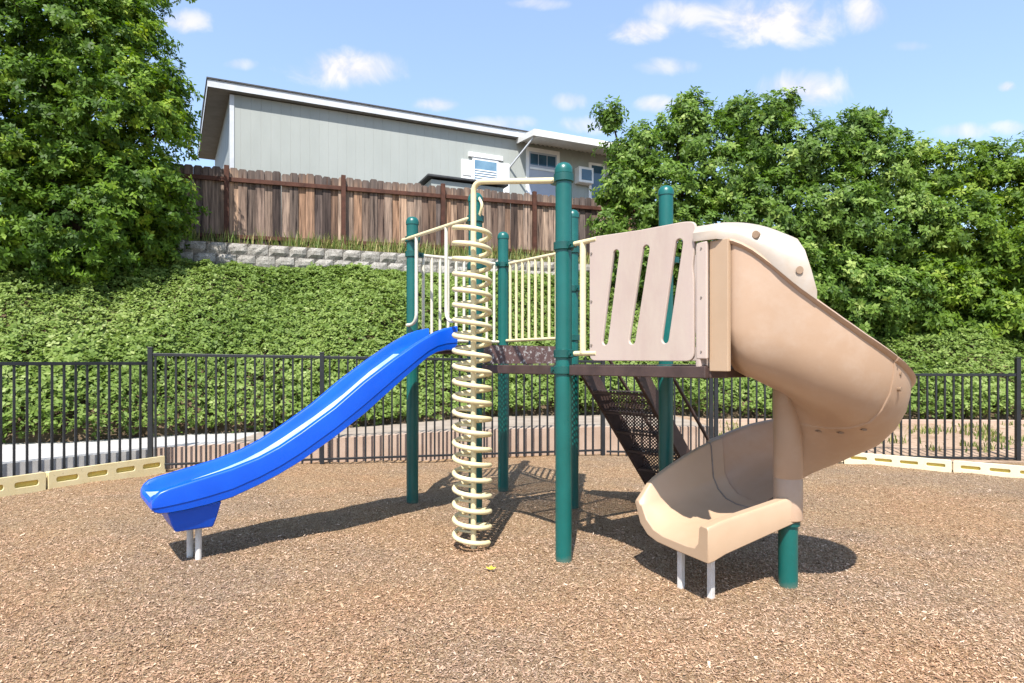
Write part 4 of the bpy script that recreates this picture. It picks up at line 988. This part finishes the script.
nz = mth('MULTIPLY_ADD', cn.outputs['Fac'], 4.6, -2.42)
CL = [(348,68,62,19,1),(690,14,50,14,.8),(770,20,75,24,1),(640,30,34,13,.9),(868,14,26,20,.9),(800,90,46,20,1),(185,22,26,12,.8),(668,66,30,9,.6),(437,104,24,8,.8),(570,101,20,9,.6),(1007,87,10,6,.9),(912,46,20,6,.5),(655,104,20,9,.8),(505,124,40,8,.6),(965,131,30,8,.7),(240,64,18,6,.5),(1010,128,26,7,.6),(590,125,30,9,.6),(540,4,30,6,.5)]
tot = None
for px,py,a_,b_,w_ in CL:
    u_ = mth('MULTIPLY_ADD', vx, F/a_, -(px-CX)/a_); v_ = mth('MULTIPLY_ADD', vzz, F/b_, -(YH-py)/b_)
    e_ = mth('SUBTRACT', 1.0, mth('ADD', mth('MULTIPLY',u_,u_), mth('MULTIPLY',v_,v_)))
    e_ = mth('ADD', e_, nz); mr = node(nt,'ShaderNodeMapRange', interpolation_type='SMOOTHSTEP', i_1=-.6, i_2=1.5, i_3=0, i_4=w_); L(e_, mr.inputs[0])
    tot = mr.outputs[0] if tot is None else mth('MAXIMUM', tot, mr.outputs[0])
pos = mth('GREATER_THAN', sx.outputs[1], .06); tot = mth('MULTIPLY', tot, pos)
veil = node(nt,'ShaderNodeMix', data_type='RGBA'); veil.inputs[0].default_value = .16; L(sky.outputs[0], veil.inputs[6]); veil.inputs[7].default_value = (4.7,6.3,8.7,1)
mx = node(nt,'ShaderNodeMix', data_type='RGBA'); L(tot, mx.inputs[0]); L(veil.outputs[2], mx.inputs[6])
cr2 = ramp(nt, [(.40,(3.45,3.45,4.05)),(.58,(4.5,4.3,4.4))]); L(cn.outputs['Fac'], cr2.inputs[0]); L(cr2.outputs[0], mx.inputs[7])
L(mx.outputs[2], bg.inputs['Color'])

cam = bpy.data.cameras.new('camera'); co = bpy.data.objects.new('camera', cam); COL.objects.link(co); SC.camera = co
co.location = (0,0,H); co.rotation_euler = (R(90),0,0); cam.sensor_width = 36; cam.sensor_fit = 'HORIZONTAL'; cam.lens = 36*F/1024
cam.shift_y = (YH-341.5)/1024; cam.clip_start = .05; cam.clip_end = 500
vs_ = SC.view_settings; vs_.view_transform = 'Standard'; vs_.look = 'None'; vs_.exposure = .88; vs_.gamma = 1; vs_.use_curve_mapping = False
SC.render.engine = 'CYCLES'; SC.cycles.max_bounces = 8; SC.cycles.transparent_max_bounces = 16; SC.cycles.use_denoising = True
